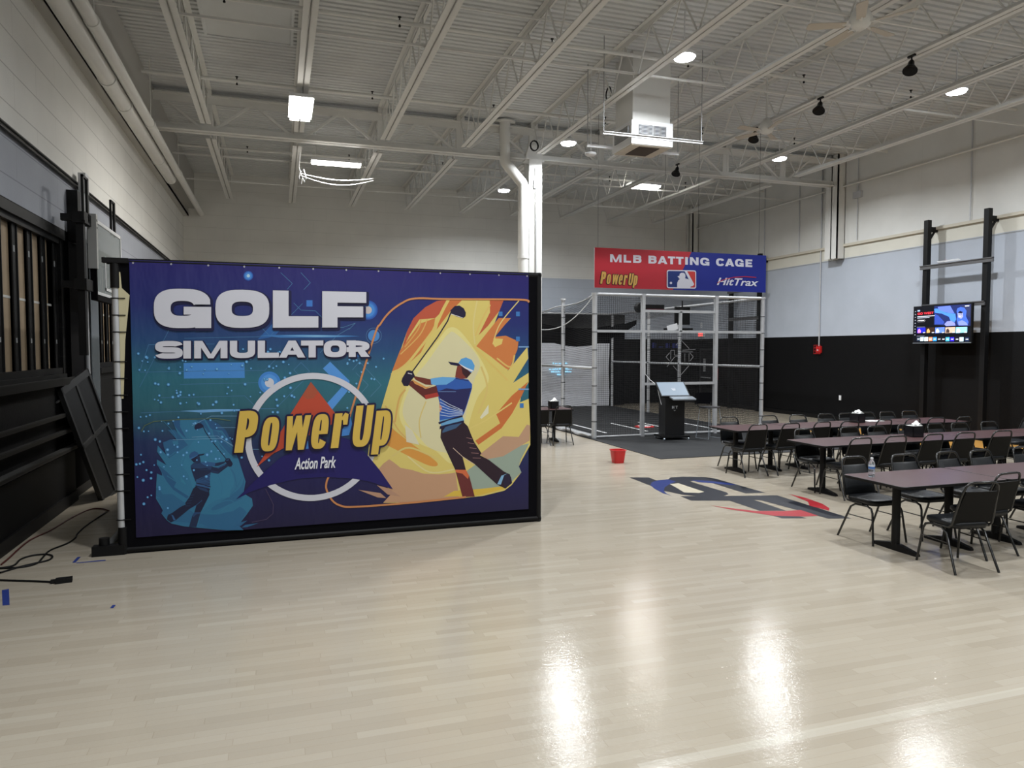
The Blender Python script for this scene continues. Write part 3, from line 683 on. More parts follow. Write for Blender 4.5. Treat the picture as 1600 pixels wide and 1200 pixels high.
def glyph(ch, w, h, tv, th, p=2.6):
    """heavy display letters built from rectangles, diagonals and super-elliptic rings; box w x h"""
    if ch in 'O0': return arc(w/2, h/2, w/2, h/2, tv, th, p=p)
    if ch == 'o': return arc(w/2, h/2, w/2, h/2, tv, th, p=p)
    if ch == 'G': return arc(w/2, h/2, w/2, h/2, tv, th, 20, 338, p) + [[(w - tv*1.05, h*.605), (w*.985, h*.605), (w*(.5 + .5*.957), h*(.5 + .5*.465)), (w*.5 + (w*.5 - tv)*.957, h*.5 + (h*.5 - th)*.465)], rect(w*.52, h*.345, w, h*.345 + th*.64), rect(w - tv*.95, 0, w, h*.40)]
    if ch == 'C': return arc(w/2, h/2, w/2, h/2, tv, th, 26, 334, p)
    if ch == 'c': return arc(w/2, h/2, w/2, h/2, tv, th, 30, 330, p)
    if ch == 'S':
        b = (h + th) / 4
        return arc(w/2, h - b, w/2, b, tv, th, 14, 270, p) + arc(w/2, b, w/2, b, tv, th, 90, -166, p)
    if ch == 'L': return [rect(0, 0, tv, h), rect(0, 0, w, th)]
    if ch == 'F': return [rect(0, 0, tv, h), rect(0, h - th, w, h), rect(0, h*.28, w*.93, h*.28 + th)]
    if ch == 'E': return [rect(0, 0, tv, h), rect(0, h - th, w, h), rect(0, h/2 - th/2, w*.92, h/2 + th/2), rect(0, 0, w, th)]
    if ch == 'T': return [rect(w/2 - tv/2, 0, w/2 + tv/2, h), rect(0, h - th, w, h)]
    if ch in 'I': return [rect(0, 0, w, h)]
    if ch == 'H': return [rect(0, 0, tv, h), rect(w - tv, 0, w, h), rect(0, h/2 - th/2, w, h/2 + th/2)]
    if ch == 'A': return [[(0, 0), (tv*1.05, 0), (w/2 + tv*.5, h), (w/2 - tv*.5, h)], [(w - tv*1.05, 0), (w, 0), (w/2 + tv*.5, h), (w/2 - tv*.5, h)], rect(w*.24, h*.17, w*.76, h*.17 + th*.8)]
    if ch == 'M': return [rect(0, 0, tv*.92, h), rect(w - tv*.92, 0, w, h), [(tv*.3, h), (tv*1.1, h), (w/2 + tv*.36, 0), (w/2 - tv*.36, 0)], [(w - tv*1.1, h), (w - tv*.3, h), (w/2 + tv*.36, 0), (w/2 - tv*.36, 0)]]
    if ch == 'N': return [rect(0, 0, tv, h), rect(w - tv, 0, w, h), [(0, h), (tv*1.05, h), (w, 0), (w - tv*1.05, 0)]]
    if ch == 'U': return arc(w/2, h*.42, w/2, h*.42, tv, th, 180, 360, p) + [rect(0, h*.42, tv, h), rect(w - tv, h*.42, w, h)]
    if ch in 'PRB':
        y0 = {'P': h*.36, 'R': h*.30, 'B': h*.44}[ch]; b = (h - y0) / 2
        out = [rect(0, 0, tv, h), rect(0, h - th, w - b*.9, h), rect(0, y0, w - b*.9, y0 + th)] + arc(w - b*1.02, y0 + b, b*1.02, b, tv, th, -90, 90, p, 16)
        if ch == 'R': out.append([(w*.40, y0 + th*.3), (w*.40 + tv*1.1, y0 + th*.3), (w*1.02, 0), (w*1.02 - tv*1.25, 0)])
        if ch == 'B':
            b2 = (y0 + th) / 2; out += [rect(0, 0, w - b2*.9, th)] + arc(w - b2*.96, b2, b2*1.02, b2, tv, th, -90, 90, p, 16)
        return out
    if ch == 'e': return arc(w/2, h/2, w/2, h/2, tv, th, 0, 330, p) + [rect(tv*.5, h*.42, w - tv*.02, h*.42 + th*.62)]
    if ch == 'r': return [rect(0, 0, tv, h), [(tv*.8, h*.80), (tv*1.2, h*.97), (w*.75, h*1.01), (w, h*.96), (w, h*.66), (w*.70, h*.66), (w*.64, h*.80)]]
    if ch == 'p': return [rect(0, -h*.24, tv, h)] + arc(w/2, h/2, w/2, h/2, tv, th, p=p)
    if ch == 'w':
        q_ = w / 4 + .0; s_ = tv * .46
        return [[(0, h), (tv*.9, h), (q_ + s_, 0), (q_ - s_, 0)], [(w/2 - s_*.9, h), (w/2 + s_*.9, h), (q_ + s_, 0), (q_ - s_, 0)], [(w/2 - s_*.9, h), (w/2 + s_*.9, h), (3*q_ + s_, 0), (3*q_ - s_, 0)], [(w - tv*.9, h), (w, h), (3*q_ + s_, 0), (3*q_ - s_, 0)]]
    return []
def word_into(pr, items, fn, c, grow=0, n=8):
    """items: (char, x, w, h, tv, th); fn maps word coordinates to photograph pixels"""
    for ch, x, w_, h_, tv, th in items:
        for P in glyph(ch, w_, h_, tv, th, 3.0):
            P = [(a + x, b) for a, b in P]
            if not grow: pr.poly([fn(*p) for p in P], c)
            else:
                for k in range(len(P)):
                    a, b = Vector(P[k]), Vector(P[(k+1) % len(P)]); d = b - a
                    if d.length < 1e-6: continue
                    d.normalize(); nn = Vector((-d.y, d.x)) * grow
                    pr.poly([fn(*(a + nn)), fn(*(a - nn)), fn(*(b - nn)), fn(*(b + nn))], c)
                    if d.length and k % 2 == 0: pr.poly([fn(a.x + grow * math.cos(2*math.pi*j/n), a.y + grow * math.sin(2*math.pi*j/n)) for j in range(n)], c)
                pr.poly([fn(*p) for p in P], c)
def font_polys(s_, size=1.0, shear=0.0, bold=0.0, sx=1.0):
    """outline faces of a word in Blender's built-in typeface"""
    cu = bpy.data.curves.new('tmp', 'FONT'); cu.body = s_; cu.size = size; cu.shear = shear; cu.offset = bold; cu.resolution_u = 3
    ob = bpy.data.objects.new('tmp', cu); COL.objects.link(ob)
    dg = bpy.context.evaluated_depsgraph_get(); ev = ob.evaluated_get(dg); me = ev.to_mesh()
    out = [[(me.vertices[i].co.x * sx, me.vertices[i].co.y) for i in p.vertices] for p in me.polygons]
    ev.to_mesh_clear(); bpy.data.objects.remove(ob); bpy.data.curves.remove(cu)
    return out
def fit(polys, fn0, fn1):
    """rescale font faces so that the word's box fills x 0..1, y 0..1"""
    xs = [p[0] for P in polys for p in P]; ys = [p[1] for P in polys for p in P]
    a, b, c, d = min(xs), max(xs), min(ys), max(ys)
    return [[((x - a) / (b - a), (y - c) / (d - c)) for x, y in P] for P in polys]
# ------------------------------------------------------------------ the banner
bt = thing('golf_banner', 'large printed purple and blue vinyl banner reading GOLF SIMULATOR with a swinging golfer', 'banner', (0, YP, 0))
BK = .98                                                # ink reflectance relative to the photographed tone
m_ban, t, b = nmat('banner_vinyl', .42)
o = t.coord()
b.inputs['Specular IOR Level'].default_value = .4
g = t.math('ADD', t.math('DIVIDE', o[2], 3.02), t.math('MULTIPLY', t.math('SUBTRACT', o[0], .7), .012))
c = t.ramp(g, [(0.05, rgb(30, 26, 62, BK)), (.22, rgb(30, 28, 78, BK)), (.36, rgb(36, 52, 92, BK)), (.48, rgb(46, 98, 112, BK)), (.58, rgb(44, 104, 122, BK)), (.70, rgb(36, 72, 118, BK)), (.82, rgb(34, 44, 108, BK)), (1.0, rgb(36, 28, 102, BK))])
t.t.links.new(c, b.inputs['Base Color'])
cre = t.noise(t.comb(t.math('MULTIPLY', o[0], 2.2), 0.0, t.math('MULTIPLY', o[2], .7)), 2.0, 3)
t._in(b.inputs['Normal'], t.bump(cre, .35, .05))
bx0, bz0 = on_y(214, 840, YP).x, .165; bx1 = 2.865
q = MB(); q.grid(lambda a, c_: (-1.415 + a * (bx1 + 1.415), -.001, .165 + .03 * 0 + c_ * (3.005 - .165)), 30, 14, 0, True)
q.build('vinyl_sheet', m_ban, bt)
pr = Print(YP, K=BK)
W_ = (205, 205, 214)
# faint circuitry, bars and glows
A = (180, 380, 4.4444); D = (500, 380, 4.4444); CC = (500, 560, 4.4444); E_ = (350, 580, 5.7143); LB = (70, 140, 205); HL = (120, 170, 205)
pr.poly([(475, 832), (897, 828), (900, 936), (478, 940)], (72, 136, 205), A)
pr.poly([(990, 668), (1110, 540), (1165, 585), (1110, 640), (1070, 655)], (46, 96, 160), A)
pr.poly([(1328, 396), (1370, 396), (1370, 440), (1328, 440)], (62, 118, 195), A)
pr.poly([(20, 870), (70, 823), (205, 955), (205, 1010), (85, 1155), (48, 1112), (150, 1000)], (84, 146, 215), D)
pr.poly([(905, 0), (1000, 0), (1150, 160), (1070, 150), (1060, 130)], (84, 146, 215), E_)
pr.poly([(245, 760), (345, 760), (345, 790), (245, 790)], (62, 118, 195), D)
for P in [[(170, 893), (232, 705), (690, 700)], [(170, 1000), (380, 590), (620, 590)], [(170, 895), (1040, 882), (1130, 790)], [(450, 980), (850, 972), (1000, 968)], [(180, 1178), (960, 1150), (1115, 1148), (1330, 930)], [(315, 1073), (900, 1060), (1000, 1160)], [(480, 660), (990, 650), (1110, 640)], [(1010, 580), (1075, 645), (1300, 420)], [(1240, 880), (1290, 828), (1350, 890), (1290, 930), (1240, 880)], [(1150, 205), (1230, 280), (1195, 320)], [(1290, 205), (1355, 275), (1310, 322)], [(1240, 415), (1290, 465), (1390, 470), (1440, 520)]]:
    pr.line(P, 3.2, (72, 118, 160), A)
for P in [[(225, 880), (275, 822), (425, 985), (350, 1065)], [(250, 900), (335, 985), (270, 1060)], [(0, 585), (160, 585), (245, 555), (200, 600)], [(0, 760), (120, 640), (205, 590)]]: pr.line(P, 3.0, (84, 128, 160), D)
pr.poly([(1000, 640), (1300, 634), (1600, 640), (1700, 646), (1500, 656), (1150, 656)], (64, 120, 180), A)
pr.up(); pr.poly([(1150, 643), (1400, 639), (1600, 645), (1400, 651)], (130, 180, 215), A)
pr.poly([(450, 1165), (700, 1152), (880, 1152), (880, 1164), (600, 1176)], (110, 165, 215), A); 
def glow(u, v, r, core, cr):
    for k, f in enumerate((1, .85, .7)): pr.disc(u, v, r * f, ((44 + 14*k), (88 + 24*k), (172 + 18*k)), 28)
    pr.disc(u, v, cr, core, 20)
glow(388, 431, 7.5, (170, 205, 225), 2.6)
glow(575, 484.5, 15, (190, 180, 180), 6)
pr.disc(421, 598, 17.5, (66, 130, 205), 32); pr.disc(421, 598, 13, (84, 150, 220), 28); pr.disc(421, 598, 7.2, W_, 24)
pr.disc(584, 524.5, 9, (76, 134, 195), 24)
for k in range(24):
    a, c_ = R(15*k), R(15*k + 15); pr.line([(584 + 12*math.cos(a), 524.5 + 12*math.sin(a)), (584 + 12*math.cos(c_), 524.5 + 12*math.sin(c_))], .5, (96, 136, 175))
pr.up()
# flame swirl behind the golfer; tone maps a colour for the mirrored blue copy
def flames(T):
    P = lambda pts, c_, cr=D: pr.poly(pts, T(c_), cr)
    P([(415, 1180), (500, 890), (560, 740), (605, 610), (650, 520), (730, 445), (810, 402), (890, 390), (1275, 395), (1210, 560), (1325, 520), (1200, 660), (1290, 645), (1378, 682), (1370, 740), (1300, 890), (1440, 720), (1446, 800), (1340, 970), (1448, 900), (1449, 965), (1400, 1040), (1388, 1105), (1449, 1080), (1458, 1250), (1460, 1400), (1405, 1500), (1380, 1550), (1398, 1590), (1330, 1680), (1280, 1718), (1130, 1755), (640, 1805), (440, 1802), (500, 1740), (400, 1600), (330, 1490), (340, 1400), (440, 1330)], (216, 196, 112)); pr.up()
    P([(605, 610), (650, 520), (730, 445), (810, 402), (890, 390), (880, 420), (840, 480), (800, 520), (690, 530), (620, 640), (560, 760)], (186, 86, 62))
    P([(500, 890), (555, 745), (690, 560), (800, 520), (790, 580), (700, 760), (600, 850)], (204, 124, 68))
    P([(840, 480), (885, 395), (990, 392), (930, 450), (900, 480), (810, 600)], (200, 112, 62))
    P([(1178, 395), (1275, 395), (1245, 470), (1165, 575), (1100, 640), (1180, 480)], (190, 96, 64))
    P([(1085, 715), (1240, 520), (1322, 520), (1215, 650), (1290, 642), (1378, 682), (1370, 740), (1310, 880), (1290, 870), (1190, 790)], (205, 124, 70))
    P([(1078, 1372), (1250, 1250), (1222, 1185), (1330, 1060), (1446, 960), (1400, 1060), (1335, 1180), (1260, 1285), (1100, 1400)], (200, 112, 62))
    P(spline([(430, 1140), (480, 1260), (620, 1380), (810, 1520), (760, 1545), (560, 1450), (455, 1395), (470, 1380), (440, 1300)], 6, True), (214, 150, 70))
    P([(400, 1575), (440, 1530), (480, 1500), (510, 1520), (560, 1560), (640, 1575), (720, 1600), (820, 1605), (890, 1600), (940, 1592), (965, 1760), (640, 1803), (440, 1800), (500, 1735)], (192, 150, 118))
    P([(1020, 1580), (1200, 1450), (1452, 1390), (1395, 1500), (1380, 1550), (1398, 1590), (1280, 1705), (1080, 1755), (1035, 1720)], (150, 164, 150))
    P([(1110, 1465), (1270, 1340), (1380, 1345), (1435, 1260), (1459, 1265), (1455, 1370), (1270, 1480), (1160, 1500)], (188, 150, 122)); pr.up()
    P(spline([(560, 1120), (650, 880), (730, 780), (830, 660), (890, 590), (960, 600), (1060, 720), (1140, 850), (1170, 960), (1090, 1080), (1030, 1280), (1040, 1400), (920, 1530), (800, 1440), (690, 1390), (600, 1300), (555, 1220)], 6, True), (224, 212, 140)); pr.up()
    P(spline([(580, 1120), (660, 930), (740, 830), (840, 690), (890, 632), (935, 622), (1070, 752), (1110, 850), (1060, 980), (1000, 1250), (960, 1450), (850, 1450), (760, 1420), (690, 1350), (590, 1230)], 6, True), (214, 206, 164)); pr.up()
    for S, wd, c_ in [([(590, 720), (680, 600), (700, 535)], 10, (214, 140, 64)), ([(560, 770), (690, 640), (745, 530)], 9, (222, 160, 78)), ([(790, 600), (850, 470), (890, 395)], 26, (218, 190, 92)), ([(500, 910), (600, 840), (700, 720), (790, 600)], 22, (220, 190, 96)), ([(520, 1240), (550, 1080), (590, 1020)], 16, (206, 140, 70)), ([(455, 1130), (540, 1290), (640, 1390)], 12, (206, 150, 80)),
                     ([(700, 1350), (690, 1230), (735, 1100)], 10, (214, 186, 110)), ([(1080, 640), (1130, 520), (1180, 430)], 14, (220, 180, 90)), ([(1090, 400), (1065, 560), (1075, 700)], 12, (222, 206, 140)), ([(1070, 720), (1180, 830), (1300, 950)], 18, (222, 186, 92)), ([(1120, 860), (1160, 1010), (1100, 1180)], 16, (216, 186, 104)), ([(1200, 700), (1250, 560), (1380, 400)], 9, (226, 202, 130)), ([(1230, 800), (1320, 860), (1350, 780)], 14, (222, 176, 88)), ([(1030, 1290), (1150, 1230), (1330, 1110)], 12, (224, 200, 110)), ([(610, 1480), (760, 1590), (930, 1570)], 12, (226, 214, 160)), ([(500, 1480), (620, 1420), (820, 1500)], 16, (214, 190, 110))]:
        pr.line(S, wd * .8, T(tuple(int(.55*a + .45*b) for a, b in zip(c_, (216, 198, 128)))), D, soft=True)
    P([(1200, 700), (1205, 660), (1270, 665), (1262, 700), (1215, 722)], (222, 196, 110)); P([(1110, 1210), (1170, 1120), (1170, 1180), (1120, 1220)], (222, 218, 190)); P([(590, 1260), (640, 1300), (690, 1400), (600, 1380)], (214, 208, 180))
    P([(860, 1760), (930, 1720), (1120, 1705), (1270, 1688), (1282, 1706), (1100, 1752)], (216, 182, 74))
    P([(395, 1680), (470, 1700), (560, 1760), (470, 1745)], (180, 140, 116)); P([(265, 1712), (420, 1735), (460, 1770), (400, 1765)], (180, 140, 116)); pr.up()
B_ = (660, 540, 4.8); AA = (600, 460, 6.665)
def golfer(T):
    P = lambda pts, c_, cr=B_: pr.poly(pts, T(c_), cr)
    P([(140, 615), (300, 565), (340, 605), (370, 680), (388, 722), (442, 806), (432, 822), (500, 858), (612, 945), (655, 965), (672, 1030), (622, 1072), (560, 1042), (480, 970), (395, 892), (300, 832), (325, 930), (352, 980), (392, 1132), (300, 1136), (245, 930), (170, 770), (135, 690)], (44, 28, 40))
    P([(130, 440), (110, 345), (98, 295), (66, 290), (60, 248), (150, 234), (250, 240), (342, 254), (372, 290), (372, 320), (342, 420), (315, 500), (302, 526), (128, 572)], (50, 92, 172))
    P([(245, 238), (250, 200), (262, 148), (300, 148), (345, 185), (367, 205), (332, 246), (290, 250)], (126, 58, 48))
    P([(300, 850), (340, 855), (490, 885), (505, 945), (430, 938), (330, 890)], (112, 52, 42), AA)
    P([(240, 930), (290, 895), (430, 985), (545, 950), (572, 1062), (435, 1092), (285, 965)], (98, 42, 40), AA); pr.up()
    P([(285, 880), (330, 905), (440, 965), (500, 950), (440, 985), (320, 930)], (214, 150, 84), AA); P([(420, 1050), (570, 1018), (572, 1060), (436, 1091)], (170, 60, 50), AA)
    P([(60, 248), (150, 234), (250, 241), (230, 262), (180, 292), (98, 297), (66, 290)], (104, 166, 218)); P([(110, 345), (180, 320), (250, 330), (366, 318), (335, 430), (312, 498), (210, 470), (132, 400)], (40, 40, 88))
    P([(268, 132), (290, 100), (326, 88), (370, 108), (392, 150), (385, 186), (366, 204), (320, 166), (278, 138)], (92, 158, 214)); P([(192, 120), (270, 132), (300, 148), (262, 152), (212, 144)], (30, 28, 62)); P([(290, 152), (318, 168), (366, 206), (332, 245), (300, 210)], (58, 30, 38))
    P([(215, 830), (235, 795), (265, 790), (300, 800), (322, 850), (275, 905), (262, 935), (250, 955), (205, 952), (180, 905), (190, 872)], (32, 28, 52), AA)
    P([(690, 168), (735, 122), (785, 116), (830, 145), (852, 190), (848, 228), (820, 250), (755, 230), (700, 205)], (34, 30, 58), AA); pr.line([(298, 800), (560, 440), (660, 280), (695, 190)], 13, T((36, 32, 56)), AA)
    P([(128, 560), (300, 530), (312, 562), (140, 602)], (106, 162, 204)); P([(245, 930), (325, 930), (352, 980), (392, 1132), (300, 1136)], (104, 46, 46)); P([(150, 640), (180, 600), (300, 575), (250, 620), (150, 655)], (62, 92, 128)); pr.up()
    P([(245, 930), (325, 932), (350, 975), (340, 1000), (300, 960), (252, 950)], (206, 106, 66)); P([(118, 575), (300, 520), (302, 535), (200, 560), (125, 590)], (30, 28, 60)); P([(130, 605), (310, 560), (312, 575), (200, 600), (128, 628)], (30, 28, 60))
    P([(598, 972), (640, 960), (664, 985), (672, 1030), (622, 1072), (608, 1040)], (38, 30, 56)); P([(560, 1040), (592, 975), (640, 958), (612, 972), (588, 1042)], (130, 176, 210)); P([(270, 132), (330, 165), (382, 186), (372, 196), (320, 172), (290, 150)], (226, 222, 224)); P([(125, 430), (148, 470), (130, 500)], (206, 140, 110))
    for k in range(6): pr.line([(132, 400 + 24*k), (200, 440 + 18*k), (300, 485 + 7*k)], 4, T((196, 206, 226)), B_)
    pr.line([(120, 345), (250, 345)], 3, T((120, 150, 200)), B_); pr.line([(250, 246), (345, 264)], 5, T((40, 36, 60)), B_); pr.line([(230, 768), (300, 832), (390, 890)], 4, T((214, 190, 170)), B_); pr.line([(700, 205), (818, 244)], 6, T((226, 222, 224)), AA); pr.line([(250, 820), (290, 830)], 9, T((214, 208, 214)), AA)
    for k in range(5): pr.line([(330 + 12*k, 690 + 38*k), (372 + 16*k, 700 + 36*k)], 4, T((150, 110, 110)), B_)
flames(lambda c_: c_)
golfer(lambda c_: c_)
pr.up()
_xz = pr.xz
def mir(u, v): return _xz(357.5 - .595 * (u - 637.5), 705 + .543 * (v - 558.7))
pr.xz = mir
def bluef(c_):
    l = (c_[0]*.3 + c_[1]*.59 + c_[2]*.11) / 255; return (int(28 + 36*l), int(40 + 104*l), int(98 + 74*l))
def blueg(c_):
    l = (c_[0]*.25 + c_[1]*.45 + c_[2]*.30) / 255; return (int(26 + 40*l), int(22 + 110*l), int(44 + 150*l))
flames(bluef); golfer(blueg)
pr.xz = _xz; pr.up()
# dots
rd = random.Random(3)
for k in range(210):
    u = 213 + 262 * rd.random() ** 1.15; v = 545 + 250 * rd.random() ** 1.25
    if v > 720 and u > 330: continue
    r = rd.uniform(.9, 2.0); pr.disc(u, v, r * 1.35, (70, 130, 190), 10)
    pr.disc(u, v, r * .8, (120, 186, 226), 8)
for k in range(24): 
    u, v = rd.uniform(540, 640), rd.uniform(560, 640)
    if u < 640 - (v - 560) * .45 - 30: pr.disc(u, v, 1.6, (104, 168, 215), 10)
for P in [[(300, 665), (330, 650), (405, 650), (388, 668), (340, 668)], [(270, 687), (345, 685), (375, 702), (405, 702)], [(300, 683), (340, 681), (368, 700)]]: pr.line(P, .6, (120, 165, 200))
for u, v in [(622, 505), (640, 492)]: pass
for u, v, s_ in [(779, 487, 6), (806, 487, 6), (806, 526, 6), (812, 630, 6)]: pr.poly([(u, v), (u + s_, v), (u + s_, v + s_*1.2), (u, v + s_*1.2)], (64, 120, 185))
for v in (541, 607): pr.poly([(810, v), (826, v), (826, v + 2.2), (810, v + 2.2)], (120, 160, 205))
pr.up()
# orange rounded outline
OR = (200, 134, 86)
pr.line([(205, 1205), (375, 650), (420, 560), (480, 482), (565, 418), (660, 384), (880, 388), (1380, 392), (1449, 408)], 13, OR, D, soft=True)
pr.line([(60, 822), (45, 860), (45, 910), (85, 985), (145, 1022), (240, 1030), (610, 1003), (1010, 962)], 13, OR, CC, soft=True)
pr.line([(183, 240), (205, 200), (270, 170), (440, 158), (700, 150), (800, 165)], 5, (92, 110, 84), (180, 620, 4.4444))
pr.line([(1045, 640), (1100, 750), (1095, 810), (1050, 850), (950, 870)], 5, (74, 62, 92), (180, 620, 4.4444))
pr.up()
# ring emblem
c0 = _xz(350 + 797 / 5.7143, 580 + 588 / 5.7143); r0 = (_xz(350 + 797/5.7143, 580 + 17/5.7143)[1] - _xz(350 + 797/5.7143, 580 + 1160/5.7143)[1]) / 2
for k in range(72):
    a, c_ = R(5*k), R(5*k + 5)
    pr.raw([(c0[0] + r*math.cos(t_), c0[1] + r*math.sin(t_)) for r, t_ in ((r0, a), (r0, c_), (r0*.905, c_), (r0*.905, a))], W_)
pr.up()
pr.poly([(290, 857), (380, 720), (520, 520), (600, 372), (775, 95), (992, 375), (965, 470), (900, 520), (750, 575), (620, 640), (440, 735)], (186, 74, 52), E_)
pr.up(); pr.poly([(775, 95), (840, 178), (800, 240), (740, 250), (700, 215)], (168, 82, 58), E_)
pr.poly([(108, 1142), (240, 1012), (372, 888), (500, 775), (640, 700), (760, 660), (960, 640), (1050, 590), (1160, 620), (1275, 742), (1392, 885), (1507, 1052), (1300, 985), (1150, 958), (900, 944), (700, 955), (560, 980), (420, 1015), (240, 1075)], (32, 26, 94), E_)
pr.poly([(700, 625), (750, 622), (755, 690), (700, 700)], (70, 130, 200), E_); pr.poly([(1045, 540), (1125, 400), (1145, 470), (1115, 570), (1050, 580)], (70, 130, 200), E_)
pr.up()
# lettering
def band(x0, x1, yt0, yt1, yb0, yb1):
    return lambda x, y: (x, 0)
def letters(text_items, top, bot, tvr, thr, c, off=(0, 0), grow=0):
    """each item: (char, left px, right px); top/bot: functions of u giving cap line and baseline"""
    for ch, ua, ub in text_items:
        w_ = ub - ua
        fn = lambda x, y, ua=ua: (ua + x + off[0], bot(ua + x) + (top(ua + x) - bot(ua + x)) * y / 100 + off[1])
        hpx = bot(ua) - top(ua)
        tv = tvr * hpx if ch != 'I' else w_
        polys = glyph(ch, w_, 100, tv, thr * 100, 2.8)
        for P in polys:
            if grow:
                m = len(P); cx, cy = sum(p[0] for p in P)/m, sum(p[1] for p in P)/m
                for k in range(m):
                    a_, b_ = P[k], P[(k+1) % m]
                    pr.line([fn(*a_), fn(*b_)], grow, c)
            pr.poly([fn(*p) for p in P], c)
lin_ = lambda u0, v0, u1, v1: (lambda u: v0 + (v1 - v0) * (u - u0) / (u1 - u0))
G1 = [('G', 240.8, 330.3), ('O', 336.8, 420.8), ('L', 426.4, 497.3), ('F', 503.3, 572)]
G2 = [('S', 243, 286), ('I', 286.9, 298.6), ('M', 303.8, 355.5), ('U', 359.3, 398.7), ('L', 402.8, 435.8), ('A', 435.8, 477), ('T', 470.3, 505), ('O', 505.6, 541), ('R', 544.6, 577)]
t1, b1 = lin_(241, 450.5, 572, 456.5), lin_(241, 513, 572, 511.5); t2, b2 = lin_(243, 532.8, 578, 531.8), lin_(243, 560.6, 578, 557.6)
SH = (28, 28, 66)
letters(G1, t1, b1, .42, .31, SH, (2.0, 2.0), 5); letters(G2, t2, b2, .42, .30, SH, (1.2, 1.2), 3); pr.up()
letters(G1, t1, b1, .42, .31, W_); letters(G2, t2, b2, .42, .30, W_)
PU = [('P', 0, 176, 372, 78, 62), ('o', 226, 148, 302, 64, 50), ('w', 432, 214, 300, 58, 50), ('e', 672, 142, 302, 64, 50), ('r', 858, 122, 300, 68, 50), ('U', 1040, 160, 356, 64, 56), ('p', 1226, 142, 302, 64, 50)]
def pu(x, y): return (350 + (92 + x + .133 * y) / 5.7143, 580 + (726 - .049 * x - y - .012 * x * y / 370) / 5.7143)
word_into(pr, PU, pu, (32, 24, 62), 17); pr.up(); word_into(pr, PU, pu, (212, 178, 82)); 
ap = fit(font_polys('Action Park', 1, .25, .022), None, None)
for P in ap: pr.poly([(460.2 + 64.5 * x, 733.2 - 3.0 * x - 18.5 * y) for x, y in P], (226, 226, 232))
pr.build('printed_artwork', bt)
q = MB()
for k in range(13):
    x = -1.38 + k * .352; q = MB(); q.lathe([(.004, 0), (.009, 0)], n=10, caps=False); q.v = [(p[0], -.004 - p[2], p[1]) for p in q.v]; q.build('grommet', mat('pale_grommet', (.7, .7, .72, 1), .3, metal=.5), bt, (x, 0, 2.975))
# ------------------------------------------------------------------ floor paint
LZ = (970, 730, 4.4444)
class FloorPrint(Print):
    def xz(s, u, v): p = on_z(u, v, 0); return (p.x, p.y)
    def place(s, pts, z): return [(x, y, z) for x, y in pts]
lg = FloorPrint(0, K=.62)
NV, BL, RD, WD = (28, 32, 44), (24, 50, 128), (190, 38, 50), (226, 216, 192)
lg.poly([(60, 72), (195, 72), (245, 92), (330, 85), (345, 72), (430, 66), (570, 68), (650, 78), (1005, 178), (865, 182), (640, 112), (600, 102), (520, 94), (480, 98), (520, 112), (735, 175), (748, 188), (715, 200), (560, 205), (420, 190), (330, 170), (290, 165), (210, 130)], NV, LZ)
lg.poly([(415, 202), (745, 200), (1085, 196), (1600, 356), (1440, 358), (1360, 335), (980, 232), (920, 226), (1145, 302), (965, 303), (755, 233), (490, 233)], NV, LZ)
lg.poly([(1060, 338), (1120, 356), (1290, 354), (1240, 342)], NV, LZ)
lg.up()
lg.poly([(205, 125), (215, 105), (260, 92), (330, 86), (385, 100), (340, 118), (305, 140), (298, 165), (320, 185), (355, 200), (290, 180), (235, 150)], BL, LZ)
lg.poly([(488, 90), (560, 92), (700, 104), (810, 122), (760, 124), (640, 112), (540, 104)], BL, LZ)
lg.poly([(1165, 186), (1280, 212), (1400, 255), (1448, 285), (1445, 302), (1310, 268), (1300, 240)], RD, LZ)
lg.poly([(620, 265), (760, 285), (940, 305), (1140, 305), (1250, 298), (1370, 338), (1280, 343), (1060, 338), (930, 318), (760, 294)], RD, LZ)
lg.up()
lg.poly([(340, 118), (400, 112), (580, 172), (545, 180), (440, 176), (390, 145)], WD, LZ)
lo = lg.build('floor_logo', None); tag(lo, 'large dark interlocked letter emblem with blue and red swooshes painted on the wooden floor', 'floor marking')
q = MB(); q.box((12.9, 10.7, 0), (15.62, 15.2, .0012)); tag(q.build('floor_key', mat('orange_floor_paint', (.58, .30, .075, 1), .3, noise=.12, nscale=6)), 'orange painted wooden floor area below the television posts', 'floor marking')
# ------------------------------------------------------------------ batting cage
t = thing('turf_mat', 'black rubber turf mat under the batting cage with white batter box lines', 'mat', (9.35, 18.1, 0))
q = MB(); q.box((-2.42, -6.0, 0), (2.42, 6.1, .012)); q.build('mat_sheet', m_rubber, t)
for x, y0, y1 in [(7.79, 16.3, 18.4), (8.95, 16.3, 18.4), (9.82, 16.3, 18.4), (10.92, 16.2, 18.1)]:
    q = MB(); q.box((x - 9.35 - .035, y0 - 18.1, .012), (x - 9.35 + .035, y1 - 18.1, .0135)); q.build('chalk_line', m_wpaint, t)
t = thing('home_plate_disc', 'red and white round plate target lying on the black turf mat', 'plate', (9.38, 17.25, .0135))
q = MB(); q.lathe([(.26, 0), (.26, .015), (.22, .022)], n=28); q.build('rim', m_red, t); q = MB(); q.lathe([(.17, .0), (.17, .026)], n=24); q.build('center', m_wpaint, t)
CX0, CX1, CY0, CY1, CH = 7.05, 11.70, 15.40, 24.0, 3.42
t = thing('batting_cage', 'silver pole batting cage hung with black netting below the red and blue sign', 'cage', (0, 0, 0))
